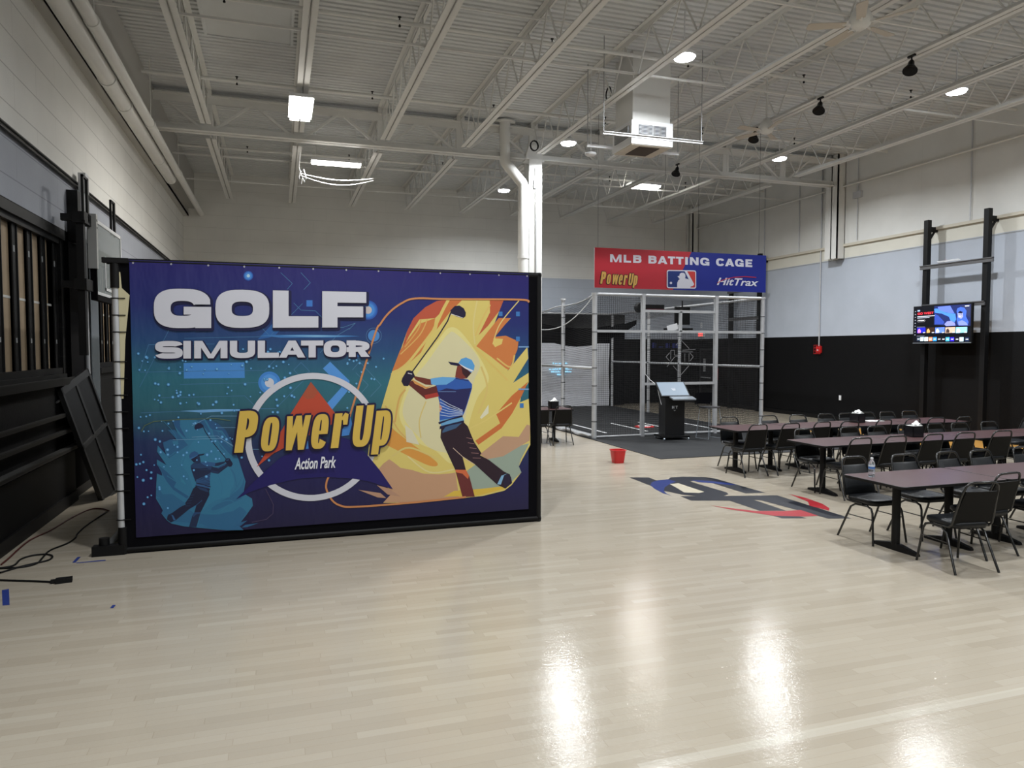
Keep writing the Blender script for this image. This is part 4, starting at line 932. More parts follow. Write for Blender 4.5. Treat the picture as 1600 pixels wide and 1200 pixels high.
def post(x, y, z0=.012, z1=CH, sq=False, w_=.05, ties=True):
    q = MB()
    if sq: q.box((x - w_, y - w_, z0), (x + w_, y + w_, z1))
    else: q.tube([(x, y, z0), (x, y, z1)], w_, 14)
    p = q.build('post', m_galv, t)
    if ties:
        z = .4
        while z < z1 - .1: q = MB(); q.tube([(x, y, z), (x, y, z + .015)], w_ + .006, 12); q.build('cable_tie', m_black, p); z += .42
    q = MB(); q.lathe([(w_ + .02, -.05), (w_ + .02, 0)], (x, y, z1), 14) if not sq else q.box((x - w_ - .01, y - w_ - .01, z1 - .05), (x + w_ + .01, y + w_ + .01, z1))
    q.build('cap', m_galv, p)
post(CX0, CY0, w_=.058); post(CX1, CY0, w_=.050); post(8.31, CY0, sq=True, w_=.042, ties=False); post(10.33, CY0, sq=True, w_=.042, ties=False)
for y in (17.35, 20.6, CY1): post(CX0, y)
for y in (19.35, 21.28, CY1): post(CX1, y)
def rail(a, b, r=.034, sq=False):
    q = MB()
    if sq: q.bar(a, b, .06, .06)
    else: q.tube([a, b], r, 12)
    q.build('rail', m_galv, t)
rail((CX0, CY0, CH - .03), (CX1, CY0, CH - .03)); rail((CX0, CY0, 2.53), (CX1, CY0, 2.53), sq=True); rail((8.31, CY0, 3.02), (10.33, CY0, 3.02), sq=True)
rail((9.33, CY0, 2.53), (9.33, CY0, 3.02), sq=True); rail((8.31, CY0, 1.27), (10.33, CY0, 1.27), sq=True)
rail((CX0, CY0, 1.66), (CX0, CY1, 1.66)); rail((CX1, CY0, 1.66), (CX1, CY1, 1.66)); rail((CX1, CY0, CH - .03), (CX1, CY1, CH - .03)); rail((CX0, CY1, CH - .03), (CX1, CY1, CH - .03))
rail((CX0, CY0, .045), (8.31, CY0, .045), .02); rail((8.31, CY0, .05), (CX1, CY0, .05), .03); rail((CX0, CY0, .04), (CX0, CY1, .04), .025)
# the left top cable sags between the posts, a rope loops below it
q = MB(); pa = []
for k in range(25):
    y = CY0 + (CY1 - CY0) * k / 24; pa.append((CX0, y, CH - .02 - .22 * min(1, (y - CY0) / 1.9) - .05 * math.sin((y - CY0) * 2.1)))
q.tube(pa, .018, 8); q.build('top_cable', m_galv, t)
q = MB(); q.tube([(CX0 - .02, CY0 + 3.6 * k / 10, CH - .05 - .72 * (k / 10) ** .8 - .22 * math.sin(math.pi * k / 10)) for k in range(11)], .012, 6); q.build('rope', m_wpaint, t)
def net(fn, nu, nv, su, sv, nm='net'):
    q = MB(); q.grid(fn, nu, nv, 0, True, lambda a, b: (a * su, b * sv)); q.build(nm, m_net, t)
LY = CY1 - CY0; LX = CX1 - CX0
def sagz(x, y):
    a = (x - CX0) / LX; b = (y - CY0) / LY
    ztop = (CH - .04) - (1 - a) * min(1, (y - CY0) / 1.9) * .22
    return ztop - .42 * math.sin(math.pi * a) * math.sin(math.pi * min(b * 1.02, 1)) ** .6 - .06 * math.sin(9 * b + 4 * a) - .05 * math.sin(14 * a + 3 * b) * math.sin(math.pi * a)
net(lambda a, b: (CX0 + a * LX, CY0 + b * LY, sagz(CX0 + a * LX, CY0 + b * LY)), 30, 40, LX * 1.1, LY * 1.05)
net(lambda a, b: (CX0 - .03 + .05 * math.sin(11*a) * math.sin(math.pi*b), CY0 + a * LY, .05 + b * (CH - .10 - .20 * min(1, a * LY / 1.9))), 40, 12, LY * 1.06, CH)
net(lambda a, b: (CX1 + .03 - .05 * math.sin(9*a) * math.sin(math.pi*b), CY0 + a * LY, .05 + b * (CH - .08)), 40, 12, LY * 1.06, CH)
net(lambda a, b: (CX0 + a * (8.31 - CX0), CY0 + .06 + .03 * math.sin(7*a), .05 + b * (CH - .1)), 12, 8, 1.30, CH)
net(lambda a, b: (10.33 + a * (CX1 - 10.33), CY0 + .06 + .03 * math.sin(7*a), .05 + b * (CH - .1)), 12, 8, 1.42, CH)
net(lambda a, b: (8.31 + a * 2.02, CY0 + .05, .06 + b * 2.45), 10, 8, 2.05, 2.45)
# gathered net along the left foot
q = MB(); q.grid(lambda a, b: (CX0 - .05 - .10 * math.sin(math.pi*b) * (1 + .3*math.sin(37*a)), CY0 + a*LY, .013 + .10 * b + .03 * math.sin(53*a) * math.sin(math.pi * b)), 60, 5, 0, True, lambda a, b: (a*LY*1.2, b*.5)); q.build('gathered_net', net_mat('pale_net', (.45, .45, .46, 1), .03, .011), t)
# thin outline emblem on the doorway net
q = MB(); ex, ey_, ez_ = 9.36, CY0 + .03, 1.92
for P in [[(-.13, .28), (0, .42), (.24, .20)], [(-.30, .10), (-.40, 0), (-.30, -.10)], [(.26, .10), (.36, 0), (.27, -.10)], [(-.20, -.22), (.02, -.44), (.24, -.22)], [(-.27, -.06), (-.27, .16), (-.17, .16), (-.17, .04), (-.02, .04)], [(.05, .16), (.42, .18)], [(-.37, -.24), (-.16, .0), (-.02, .02)], [(.12, .08), (.12, -.12)], [(.24, .08), (.24, -.12)], [(.03, .12), (.34, .12)]]:
    for a, b in zip(P, P[1:]): q.bar((ex + a[0], ey_, ez_ + a[1]), (ex + b[0], ey_, ez_ + b[1]), .006, .012)
o = q.build('outline_emblem', mat('dim_grey_print', (.20, .20, .21, 1), .6), t)
# black back curtain, drooping swag, projection screen
q = MB(); q.grid(lambda a, b: (7.0 + 5.4*a, 24.35 + .05*math.sin(40*a), .02 + b*3.38), 80, 4); tag(q.build('back_curtain', m_blackm), 'black curtain closing the far end of the batting cage', 'curtain')
q = MB(); q.grid(lambda a, b: (7.6 + 4.0*a, 21.9 + .05*math.sin(20*a), 3.10 - .35*math.sin(math.pi*a) + b*(-.45 - .25*math.sin(math.pi*a) + .30*a)), 40, 6); tag(q.build('net_swag', mat('dark_swag', (.005, .005, .006, 1), .95, spec=.05)), 'dark drooping fabric swag hung across the cage below the sagging roof net', 'curtain')
t = thing('projection_screen', 'white projection screen with lines of blue text at the cage far end', 'screen', (10.1, 24.1, 0))
q = MB(); q.grid(lambda a, b: (-1.75 + 3.27*a + .02*math.sin(8*b)*a, .02*math.sin(6*a), .03 + b*2.30), 20, 10); q.build('screen_sheet', mat('screen_white', (.62, .63, .68, 1), .8), t)
q = MB(); r_ = random.Random(5)
for (z, xa, xb) in [(1.60, -.72, -.15), (1.40, -.86, .02), (1.30, -.78, -.03), (1.20, -.55, -.28)]:
    x = xa
    while x < xb:
        wv = r_.uniform(.02, .05); q.box((x, -.035, z - .028), (x + wv, -.030, z + r_.choice((.005, .03)))); x += wv + r_.choice((.012, .012, .04))
q.build('text_lines', mat('cyan_text_light', (.35, .75, 1, 1), .5, emit=.7), t)
# kiosk
t = thing('kiosk', 'black rolling kiosk with a tilted silver touch screen at the cage doorway', 'kiosk', (8.74, 14.75, .0125), R(-6))
q = MB(); q.box((-.24, -.16, .09), (.24, .20, 1.00)); q.build('cabinet', mat('kiosk_black', (.006, .006, .007, 1), .3), t)
q = MB(); q.box((-.33, -.26, .055), (.33, .28, .09)); q.build('base', m_black, t)
for sx in (-1, 1):
    for sy in (-1, 1):
        q = MB(); q.tube([(sx*.30 - .015, sy*.24, .028), (sx*.30 + .015, sy*.24, .028)], .028, 12); q.build('caster', m_silver, t)
M = Matrix.Translation((0, -.02, 1.17)) @ Matrix.Rotation(R(42), 4, 'X')
q = MB(); q.box((-.36, -.24, -.035), (.36, .24, .0), 0, M); q.build('screen_housing', m_black, t)
q = MB(); q.box((-.335, -.215, .001), (.335, .215, .004), 0, M); q.box((-.04, .01, .004), (.07, .02, .005), 1, M); q.box((-.03, -.03, .004), (.06, -.02, .005), 1, M); q.box((-.02, -.06, .004), (.05, -.05, .005), 1, M)
q.build('touch_screen', [mat('screen_sheen', (.20, .25, .31, 1), .5, spec=.3, emit=.3), m_wpaint], t)
M = Matrix.Translation((.10, -.30, .97)) @ Matrix.Rotation(R(12), 4, 'X')
q = MB(); q.box((-.26, -.12, -.015), (.30, .10, .015), 0, M); q.build('keyboard_shelf', m_silver, t)
q = MB()
for P, x0 in ((glyph('H', .055, .065, .016, .016), -.075), (glyph('T', .055, .065, .016, .016), .012), ([[(0, 0), (.022, -.02), (.022, -.028), (-.004, -.004)], [(.022, -.02), (.044, 0), (.048, -.004), (.022, -.028)]], -.03)):
    for p in P: q.face([(x0 + a, -.1615, .72 + b - (.03 if x0 == -.03 else 0)) for a, b in p])
q.build('lettering', m_wpaint, t)
q = MB(); q.tube([(-.43, .62, 2.4), (-.43, .60, 1.5), (-.36, .45, 1.36), (-.30, .20, 1.25), (-.26, .12, .95), (-.245, .05, .8)], .008, 6); q.build('power_lead', m_wpaint, t)
# camera unit hung inside the cage
t = thing('tracking_camera', 'black camera bracket with a small lit panel hung inside the cage', 'camera', (10.2, 17.0, 2.62))
q = MB(); q.box((-.10, -.08, .14), (.34, -.02, .62)); q.box((-.34, -.20, 0), (.36, .12, .05)); q.build('bracket', m_black, t); q = MB(); q.box((-.40, -.24, .04), (-.10, -.20, .20), 0, Matrix.Rotation(R(-14), 4, 'Y')); q.build('lit_panel', mat('lit_white', (.7, .72, .75, 1), .4, emit=.12), t)
q = MB(); q.tube([(.12, -.05, .6), (.12, -.05, .78)], .02, 8); q.build('stem', m_black, t)
t = thing('sensor_bar', 'black sensor box with a red lower edge under the front of the cage roof', 'sensor', (9.42, 17.0, 3.14))
q = MB(); q.box((-.30, -.08, .03), (.34, .08, .14)); q.tube([(-.33, -.10, .06), (-.33, .10, .06)], .13, 18); q.build('body', m_black, t); q = MB(); q.box((-.20, -.085, .0), (.34, .085, .03)); q.build('red_edge', mat('dark_red_edge', (.10, .01, .02, 1), .4), t)
# the hung sign
SX0, SX1, SZ0, SZ1, SY = 6.99, 11.70, 3.53, 4.455, 15.30
t = thing('batting_sign', 'wide red and blue hanging sign reading BATTING CAGE above the netted cage', 'sign', ((SX0 + SX1)/2, SY, SZ0))
cx = (SX0 + SX1)/2
q = MB(); q.box((SX0 - cx, 0, 0), (SX1 - cx, .02, SZ1 - SZ0)); q.build('panel', mat('sign_edge', (.4, .4, .42, 1), .5), t)
sp = Print(SY, K=.95); SC_ = (920, 380, 5.7143); RED, BLU, WT, YL = (190, 44, 58), (24, 40, 142), (222, 224, 238), (222, 178, 96)
_o = sp.xz
sp.xz = lambda u, v: (_o(u, v)[0] - cx, _o(u, v)[1] - SZ0)
sp.raw([(SX0 - cx, 0), (SX1 - cx, 0), (SX1 - cx, SZ1 - SZ0), (SX0 - cx, SZ1 - SZ0)], RED); sp.up()
xa, xb = sp.xz(1080.5, 395)[0], sp.xz(1051, 455)[0]
sp.raw([(xb, 0), (SX1 - cx, 0), (SX1 - cx, SZ1 - SZ0), (xa, SZ1 - SZ0)], BLU); sp.up()
tl_, bl_ = lin_(190, 98, 1460, 146), lin_(190, 168, 1460, 214)
for wd in [[('M', 190, 292), ('L', 311, 377), ('B', 396, 468)], [('B', 532, 603), ('A', 615, 701), ('T', 706, 772), ('T', 778, 846), ('I', 860, 885), ('N', 902, 980), ('G', 994, 1076)], [('C', 1136, 1211), ('A', 1216, 1298), ('G', 1305, 1382), ('E', 1398, 1459)]]:
    for ch, ua, ub in wd:
        fn = lambda x, y, ua=ua: (920 + (ua + x) / 5.7143, 380 + (bl_(ua + x) + (tl_(ua + x) - bl_(ua + x)) * y / 100) / 5.7143)
        for P in glyph(ch, ub - ua, 100, (23 if ch != 'I' else ub - ua), 24, 2.5): sp.poly([fn(*p) for p in P], WT)
def pus(x, y): return (920 + (98 + x * .2385 + y * .045) / 5.7143, 380 + (362 - y * .2930 + x * .012) / 5.7143)
word_into(sp, PU, pus, (24, 20, 40), 20); sp.up(); word_into(sp, PU, pus, YL)
def rr_(x0, y0, x1, y1, r): return [(a, b) for a, b in rounded(x1 - x0, y1 - y0, r, 5, (x0 + x1)/2, (y0 + y1)/2)]
sk = lambda pts: [(x, y + (x - 693) * .018) for x, y in pts]
sp.poly(sk(rr_(693, 239, 955, 402, 18)), WT, SC_); sp.up(); sp.poly(sk(rr_(702, 248, 947, 393, 12)), (26, 52, 122), SC_)
sp.up(); sp.poly(sk([(872, 248), (936, 248), (947, 258), (947, 380), (935, 393), (905, 393), (905, 386), (928, 378), (930, 365)]), (206, 62, 58), SC_)
sp.up(); sp.poly(sk([(852, 248), (874, 248), (936, 360), (934, 372), (918, 376)]), WT, SC_)
sp.poly(sk([(785, 393), (786, 352), (796, 330), (810, 318), (800, 312), (797, 302), (789, 299), (790, 294), (805, 290), (808, 272), (822, 263), (842, 262), (856, 272), (860, 292), (856, 312), (884, 318), (900, 332), (920, 372), (928, 378), (905, 384), (903, 393)]), WT, SC_)
sp.poly([(730 + 11*math.cos(R(20*k)), 356 + 11*math.sin(R(20*k))) for k in range(18)], WT, SC_)
for P in fit(font_polys('HitTrax', 1, .3, .02), None, None): sp.poly([(920 + (1140 + 372*x) / 5.7143, 380 + (374 + 12*x - (66 + 0*x) * y) / 5.7143) for x, y in P], WT)
sp.up(); sp.line([(1145, 355), (1200, 326), (1290, 305), (1390, 299), (1490, 306)], 6, (196, 40, 60), SC_)
sp.build('printed_face', t)
for u in (934.5, 1038.5, 1091, 1186):
    x = on_y(u, 395, SY).x - cx; q = MB(); q.tube([(x, .01, SZ1 - SZ0 - .03), (x, .01, ZD - SZ0)], .0035, 6); q.build('hanging_wire', m_black, t)
# ------------------------------------------------------------------ right wall: two black goal supports, television, fittings
def goal(yc, label, half):
    t = thing('goal_support', label, 'frame', (XR - .30, yc, 0), 0, 'goal supports on the right wall')
    for s in (-1, 1):
        q = MB(); q.box((-.06, s*half - .06, 0), (.06, s*half + .06, 5.30)); q.build('upright', m_black, t)
        q = MB(); q.box((.05, s*half - .03, 5.02), (.298, s*half + .03, 5.14)); q.bar((.05, s*half, 4.8), (.24, s*half, 5.06), .04, .04); q.build('wall_bracket', m_black, t)
    for z, d in ((4.13, .22), (3.16, .04)):
        q = MB(); q.box((-.10, -half - d, z - .05), (-.06, half + d*.5, z + .05)); q.box((-.12, -half - d, z + .03), (-.06, half + d*.5, z + .05)); q.build('crossbar', mat('dark_grey_steel', (.10, .10, .105, 1), .4), t)
    return t
goal(13.12, 'black two-post wall support carrying the television on the right wall', .80)
goal(21.24, 'black two-post wall support on the right wall behind the batting cage netting', .79)
q = MB()
for k in range(2): q.tube([(XR - .415, 12.9 + .03*k, 4.21 + .02*k), (XR - .415, 13.5 + .03*k, 4.21 + .02*k)], .008, 6)
tag(q.build('shelf_tube', m_wpaint), 'pair of thin pale rods lying on the upper crossbar above the television', 'rod')
t = thing('television', 'wall television showing a film menu with rows of app tiles', 'television', (XR - .50, 13.26, 2.71))
q = MB(); q.box((-.03, -.80, -.46), (.03, .80, .46)); q.box((.03, -.3, -.2), (.08, .3, .2)); q.box((.08, -.12, .2), (.12, .85, .30)); q.box((.05, -.12, .1), (.12, .1, .30)); q.build('casing', m_black, t)
q = MB(); q.box((-.034, -.80, -.46), (-.03, .80, -.445)); q.build('bezel_edge', m_silver, t)
class Screen(Print):
    """pixels of the lit screen; (0..1, 0..1) with x to the right as seen from the room"""
    def make(s, k): return mat('screen_%d_%d_%d' % k[:3], rgb(*k[:3]), .3, emit=1.0)
    def xz(s, u, v): return (u, v)
    def place(s, pts, z): return [(-.0295 - z, .78 - 1.56 * x, .445 - .885 * y) for x, y in pts]
tv = Screen(0); TC = (140, 125, 1)
N_ = lambda pts: [((x - 140) / 1300, (y - 125 + (x - 140) * .02) / 800) for x, y in pts]
tp = lambda pts, c: tv.poly(N_(pts), c)
tp([(140, 120), (1440, 95), (1440, 900), (140, 925)], (6, 7, 14)); tv.up()
tp([(620, 120), (1430, 110), (1430, 560), (1000, 555), (620, 530)], (26, 36, 84)); tv.up()
tp([(700, 140), (980, 125), (1080, 290), (960, 280), (720, 220)], (86, 106, 196)); tp([(1230, 130), (1430, 110), (1430, 400), (1340, 330)], (40, 46, 80)); tv.up()
tp([(620, 180), (690, 175), (760, 220), (900, 270), (1100, 300), (1120, 420), (1090, 480), (1000, 450), (960, 360), (800, 290), (690, 270), (630, 260)], (66, 120, 226)); tp([(640, 290), (720, 330), (860, 470), (840, 520), (640, 520)], (44, 66, 150)); tv.up()
tp([(1125, 250), (1140, 190), (1210, 160), (1290, 180), (1340, 250), (1330, 360), (1390, 480), (1370, 550), (1160, 530), (1130, 420), (1150, 340)], (58, 90, 184)); tp([(860, 520), (920, 460), (1010, 450), (1090, 490), (1110, 550), (900, 560)], (122, 128, 214)); tv.up()
tp([(1150, 290), (1190, 250), (1260, 270), (1270, 370), (1230, 410), (1160, 380)], (140, 142, 180)); tp([(1165, 470), (1250, 440), (1340, 490), (1380, 550), (1180, 550)], (112, 126, 206)); tv.up()
tp([(1150, 285), (1200, 240), (1265, 270), (1240, 300)], (16, 20, 50)); tp([(1175, 350), (1220, 355), (1200, 372)], (210, 214, 235)); tp([(1178, 312), (1192, 312), (1192, 322), (1178, 322)], (20, 22, 50)); tp([(1220, 316), (1236, 316), (1236, 326), (1220, 326)], (20, 22, 50))
for P in fit(font_polys('GO WEST', 1, 0, .03), None, None): tp([(222 + 385*x, 302 - 12*x - 50*y) for x, y in P], (214, 46, 60))
tp([(222, 195), (282, 193), (282, 225), (222, 227)], (140, 160, 200)); tp([(220, 336), (640, 322), (640, 334), (220, 348)], (200, 206, 220)); tp([(220, 368), (515, 358), (515, 370), (220, 380)], (170, 176, 190)); tp([(245, 425), (390, 422), (390, 436), (245, 440)], (210, 210, 215))
tv.line(N_([(230, 415), (395, 408), (412, 428), (395, 456), (240, 462), (222, 440), (230, 415)]), .004, (150, 150, 158)); tp([(1300, 138), (1392, 134), (1392, 154), (1310, 158)], (220, 224, 240))
for k in range(9): tp([(162, 215 + 66*k), (184, 214 + 66*k), (184, 230 + 66*k), (162, 232 + 66*k)], (150, 155, 165))
for x0, x1, c_, c2 in [(222, 428, (28, 34, 168), (226, 120, 190)), (440, 640, (46, 30, 22), (196, 150, 90)), (655, 872, (86, 116, 216), (200, 214, 240)), (888, 1108, (190, 160, 140), (60, 46, 44)), (1122, 1365, (130, 200, 226), (226, 246, 255))]:
    tp([(x0, 590), (x1, 584), (x1, 700), (x0, 712)], c_); tv.up(); tp([(x0 + 20, 640), (x0 + 60, 610), (x0 + 95, 660), (x0 + 90, 702), (x0 + 16, 706)], c2); tp([(x1 - 60, 690), (x1 - 8, 688), (x1 - 8, 704), (x1 - 60, 706)], (220, 226, 240))
for x, c_ in zip((222, 305, 408, 510, 610, 712, 808, 902, 1005, 1112, 1208, 1325), [(40, 50, 66), (190, 226, 240), (214, 236, 240), (226, 130, 96), (50, 136, 232), (20, 26, 34), (22, 22, 28), (64, 160, 200), (44, 30, 196), (22, 24, 34), (196, 228, 238), (26, 38, 66)]):
    tp([(x, 800), (x + 86, 797), (x + 86, 884), (x, 888)], c_); tv.up(); tp([(x + 16, 836), (x + 70, 834), (x + 70, 848), (x + 16, 850)], (232, 236, 244))
tp([(218, 572), (410, 568), (410, 576), (218, 580)], (120, 124, 140)); tp([(218, 772), (410, 768), (410, 776), (218, 780)], (120, 124, 140))
tv.build('screen_picture', t)
t = thing('fire_alarm', 'small red fire alarm box with a wire guard on the black right wall', 'alarm', (XR - .001, 17.92, 2.10))
q = MB(); q.box((-.07, -.09, -.10), (0, .09, .10)); q.build('box', m_red, t); q = MB(); q.box((-.085, -.03, -.05), (-.07, .02, 0)); q.build('strobe', m_wpaint, t)
q = MB()
for k in range(4): q.tube([(-.10, -.13 + .087*k, -.14), (-.10, -.13 + .087*k, .14)], .005, 6); q.tube([(-.10, -.14, -.13 + .087*k), (-.10, .14, -.13 + .087*k)], .005, 6)
q.build('wire_guard', m_red, t); q = MB(); q.tube([(-.03, .0, .10), (-.03, .0, 5.4)], .02, 8); q.build('conduit', m_galv, t)
t = thing('wall_outlet', 'small white switch plate low on the black right wall', 'switch', (XR - .001, 17.04, .68)); q = MB(); q.box((-.012, -.04, -.07), (0, .04, .07)); q.build('plate', m_wpaint, t); q = MB(); q.box((-.018, -.012, -.02), (-.012, .012, .02)); q.build('toggle', m_wpaint, t)
q = MB(); q.box((XR - .08, 16.35, 6.38), (XR - .001, 16.65, 6.56)); q.tube([(XR - .04, 16.5, 5.2), (XR - .04, 16.5, 6.38)], .012, 8); q.tube([(XR - .04, 16.5, 6.56), (XR - .04, 16.5, 7.6)], .012, 8); tag(q.build('junction_box', m_galv), 'small grey junction box with a vertical conduit high on the right wall near the column', 'box')
for y, la in [(13.0, 'above the television'), (18.9, 'left of the column'), (20.6, 'left of the column, second one')]:
    q = MB(); q.tube([(XR - .03, y, 5.16), (XR - .03, y, 7.5)], .014, 8); tag(q.build('conduit', m_galv), 'thin vertical conduit on the upper right wall ' + la, 'conduit', 'conduits on the upper right wall')
q = MB(); q.tube([(XR - .10, YF, 6.80), (XR - .10, YB, 6.80)], .03, 8); q.tube([(XR - .1, YF + .1, 6.8), (XR - .01, YF + .1, 6.8)], .02, 6); tag(q.build('wall_bracing', m_white), 'long white steel angle along the top of the right wall under the joists', 'bracing')
t = thing('exit_sign', 'small red lit exit sign seen through the cage netting', 'sign', (XR - .03, 24.33, 2.68)); q = MB(); q.box((-.03, -.19, -.10), (.029, .19, .10)); q.build('case', m_paper, t)
q = MB()
for P in fit(font_polys('EXIT', 1, 0, .03), None, None): q.face([(-.0325, .16 - .32*x, -.07 + .14*y) for x, y in P][::-1])
q.build('lettering', mat('exit_red', (1, .06, .05, 1), .4, emit=2.0), t)
q = MB()
for P in fit(font_polys('8', 1, 0, .02), None, None): q.face([(XR - .004, 24.45 - .16*x, 2.93 + .22*y) for x, y in P][::-1])
tag(q.build('wall_number', m_wpaint), 'white number eight on the wall above the exit sign', 'number')
d = bpy.data.objects.new('door_1', None); COL.objects.link(d); d.location = (XR - .001, 23.95, 0); struct(d, 'black steel door in the right wall behind the cage')
q = MB(); q.box((-.03, -.40, 0), (0, .40, 2.08)); q.build('leaf', mat('door_black', (.014, .014, .016, 1), .35), d); q = MB(); q.box((-.035, .05, 1.25), (-.03, .22, 1.75)); q.build('vision_panel', m_grey, d)
q = MB()
for a, b in [((-.05, -.45, 0), (0, -.40, 2.13)), ((-.05, .40, 0), (0, .45, 2.13)), ((-.05, -.45, 2.08), (0, .45, 2.13))]: q.box(a, b)
q.build('frame', mat('door_frame_dark', (.04, .04, .042, 1), .4), d); q = MB(); q.box((-.09, -.30, 1.0), (-.03, .30, 1.04)); q.build('push_bar', m_grey, d)
t = thing('fire_extinguisher', 'red fire extinguisher on the black wall seen through the netting', 'extinguisher', (XR - .11, 23.2, .95))
q = MB(); q.lathe([(.08, 0), (.09, .02), (.09, .42), (.06, .50), (.03, .53)], n=18); q.build('tank', m_red, t); q = MB(); q.lathe([(.03, .53), (.03, .58)], n=10); q.box((-.02, -.10, .58), (.02, .03, .61)); q.box((-.01, -.10, .62), (.01, .03, .64)); q.box((.06, -.05, .2), (.109, .05, .26)); q.build('valve', m_black, t); q = MB(); q.tube([(0, .03, .57), (0, .10, .5), (0, .11, .3), (0, .10, .2)], .012, 8); q.build('hose', m_black, t)
q = MB()
for k, (wv, hh) in enumerate([(.10, .2), (.03, .18), (.12, .05), (.03, .05), (.10, .18), (.03, .18), (.11, .18), (.10, .18)]): q.box((13.95 + .15*k, YB - .012, 2.16 + (.02 if hh < .1 else 0)), (13.95 + .15*k + wv, YB - .001, 2.16 + hh))
tag(q.build('wall_lettering', mat('dull_blue_letters', (.03, .04, .22, 1), .6)), 'row of dull blue letters on the black back wall behind the net', 'lettering')
q = MB(); q.box((XR - .012, 20.55, 1.86), (XR - .001, 20.78, 2.16)); q.box((XR - .014, 20.60, 1.93), (XR - .012, 20.70, 2.05), 1); tag(q.build('wall_notice', [mat('navy_notice', (.012, .016, .05, 1), .5), mat('pale_blue_mark', (.25, .32, .60, 1), .5)]), 'small navy notice with a pale blue mark on the right wall behind the cage', 'notice')
# ------------------------------------------------------------------ bucket
t = thing('bucket', 'small bright red plastic bucket alone on the wooden floor', 'bucket', (5.98, 12.0, 0))
q = MB(); o1 = rounded(.19, .19, .05, 4); o2 = rounded(.25, .25, .06, 4)
q.stack([[(x, y, 0) for x, y in o1], [(x, y, .24) for x, y in o2]], caps=False); q.face([(x, y, .0) for x, y in o1][::-1]); q.stack([[(x, y, .24) for x, y in rounded(.24, .24, .055, 4)], [(x, y, .02) for x, y in rounded(.18, .18, .045, 4)]], caps=False); q.face([(x, y, .02) for x, y in rounded(.18, .18, .045, 4)])
q.build('body', mat('bucket_red', (.52, .012, .014, 1), .35), t)
q = MB(); q.stack([[(x, y, .215) for x, y in rounded(.27, .27, .06, 4)], [(x, y, .245) for x, y in rounded(.27, .27, .06, 4)]]) if False else q.tube([(x, y, .235) for x, y in rounded(.255, .255, .06, 4)], .009, 8, closed=True); q.build('rim', mat('bucket_red', None), t)
# ------------------------------------------------------------------ tables
def make_table(Lx, Ly, label, group):
    t = thing('dining_table', label, 'table', (0, 0, 0), 0, group)
    q = MB(); o = rounded(Lx, Ly, .05, 5)
    q.stack([[(x, y, .722) for x, y in o], [(x, y, .748) for x, y in o]], 1, False, False); q.face([(x, y, .75) for x, y in rounded(Lx - .012, Ly - .012, .046, 5)]); q.face([(x, y, .722) for x, y in o][::-1], 1)
    q.stack([[(x, y, .748) for x, y in o], [(x, y, .75) for x, y in rounded(Lx - .012, Ly - .012, .046, 5)]], 1, False, False)
    q.build('tabletop', [m_top, m_black], t)
    for s in (-1, 1):
        q = MB(); q.tube([(s*.36, 0, .05), (s*.36, 0, .70)], .042, 16); q.build('column', m_black, t)
        q = MB(); q.stack([[(s*.36 + a*wv, y, z) for a, z in ((-1, .0), (1, .0), (.8, h_), (-.8, h_))] for y, wv, h_ in ((-.29, .02, .022), (-.27, .032, .03), (-.05, .042, .07), (.05, .042, .07), (.27, .032, .03), (.29, .02, .022))], 0, False); q.build('foot', m_black, t)
        q = MB(); q.box((s*.36 - .04, -.26, .70), (s*.36 + .04, .26, .722)); q.build('top_bracket', m_black, t)
    return t
tabs = []
def put_table(proto, x, y, label, group):
    o = proto if proto.get('fresh', 1) else copy_tree(proto)
    proto['fresh'] = 0
    o.location = (x, y, 0); o['label'] = label; o['group'] = group; return o
TB = make_table(1.405, .80, '', ''); TCc = make_table(1.275, .86, '', '')
for k in range(3): put_table(TB, 6.50 + 1.415*k, 5.84, 'mahogany table of the front row, %s from the left' % ORD[k] + (', carrying the water bottle' if k == 0 else ''), 'tables of the front row')
for k in range(5): put_table(TB, 7.93 + 1.415*k, 8.53, 'mahogany laminate table of the middle row, %s from the left' % ORD[k], 'tables of the middle row')
for k in range(4): put_table(TCc, 7.85 + 1.285*k, 10.53, 'mahogany laminate table of the back row, %s from the left' % ORD[k], 'tables of the back row')
put_table(TB, 5.65, 15.35, 'mahogany table left of the batting cage, half hidden by the banner', 'tables by the cage')
for o in list(SC.objects):
    if 'fresh' in o: del o['fresh']
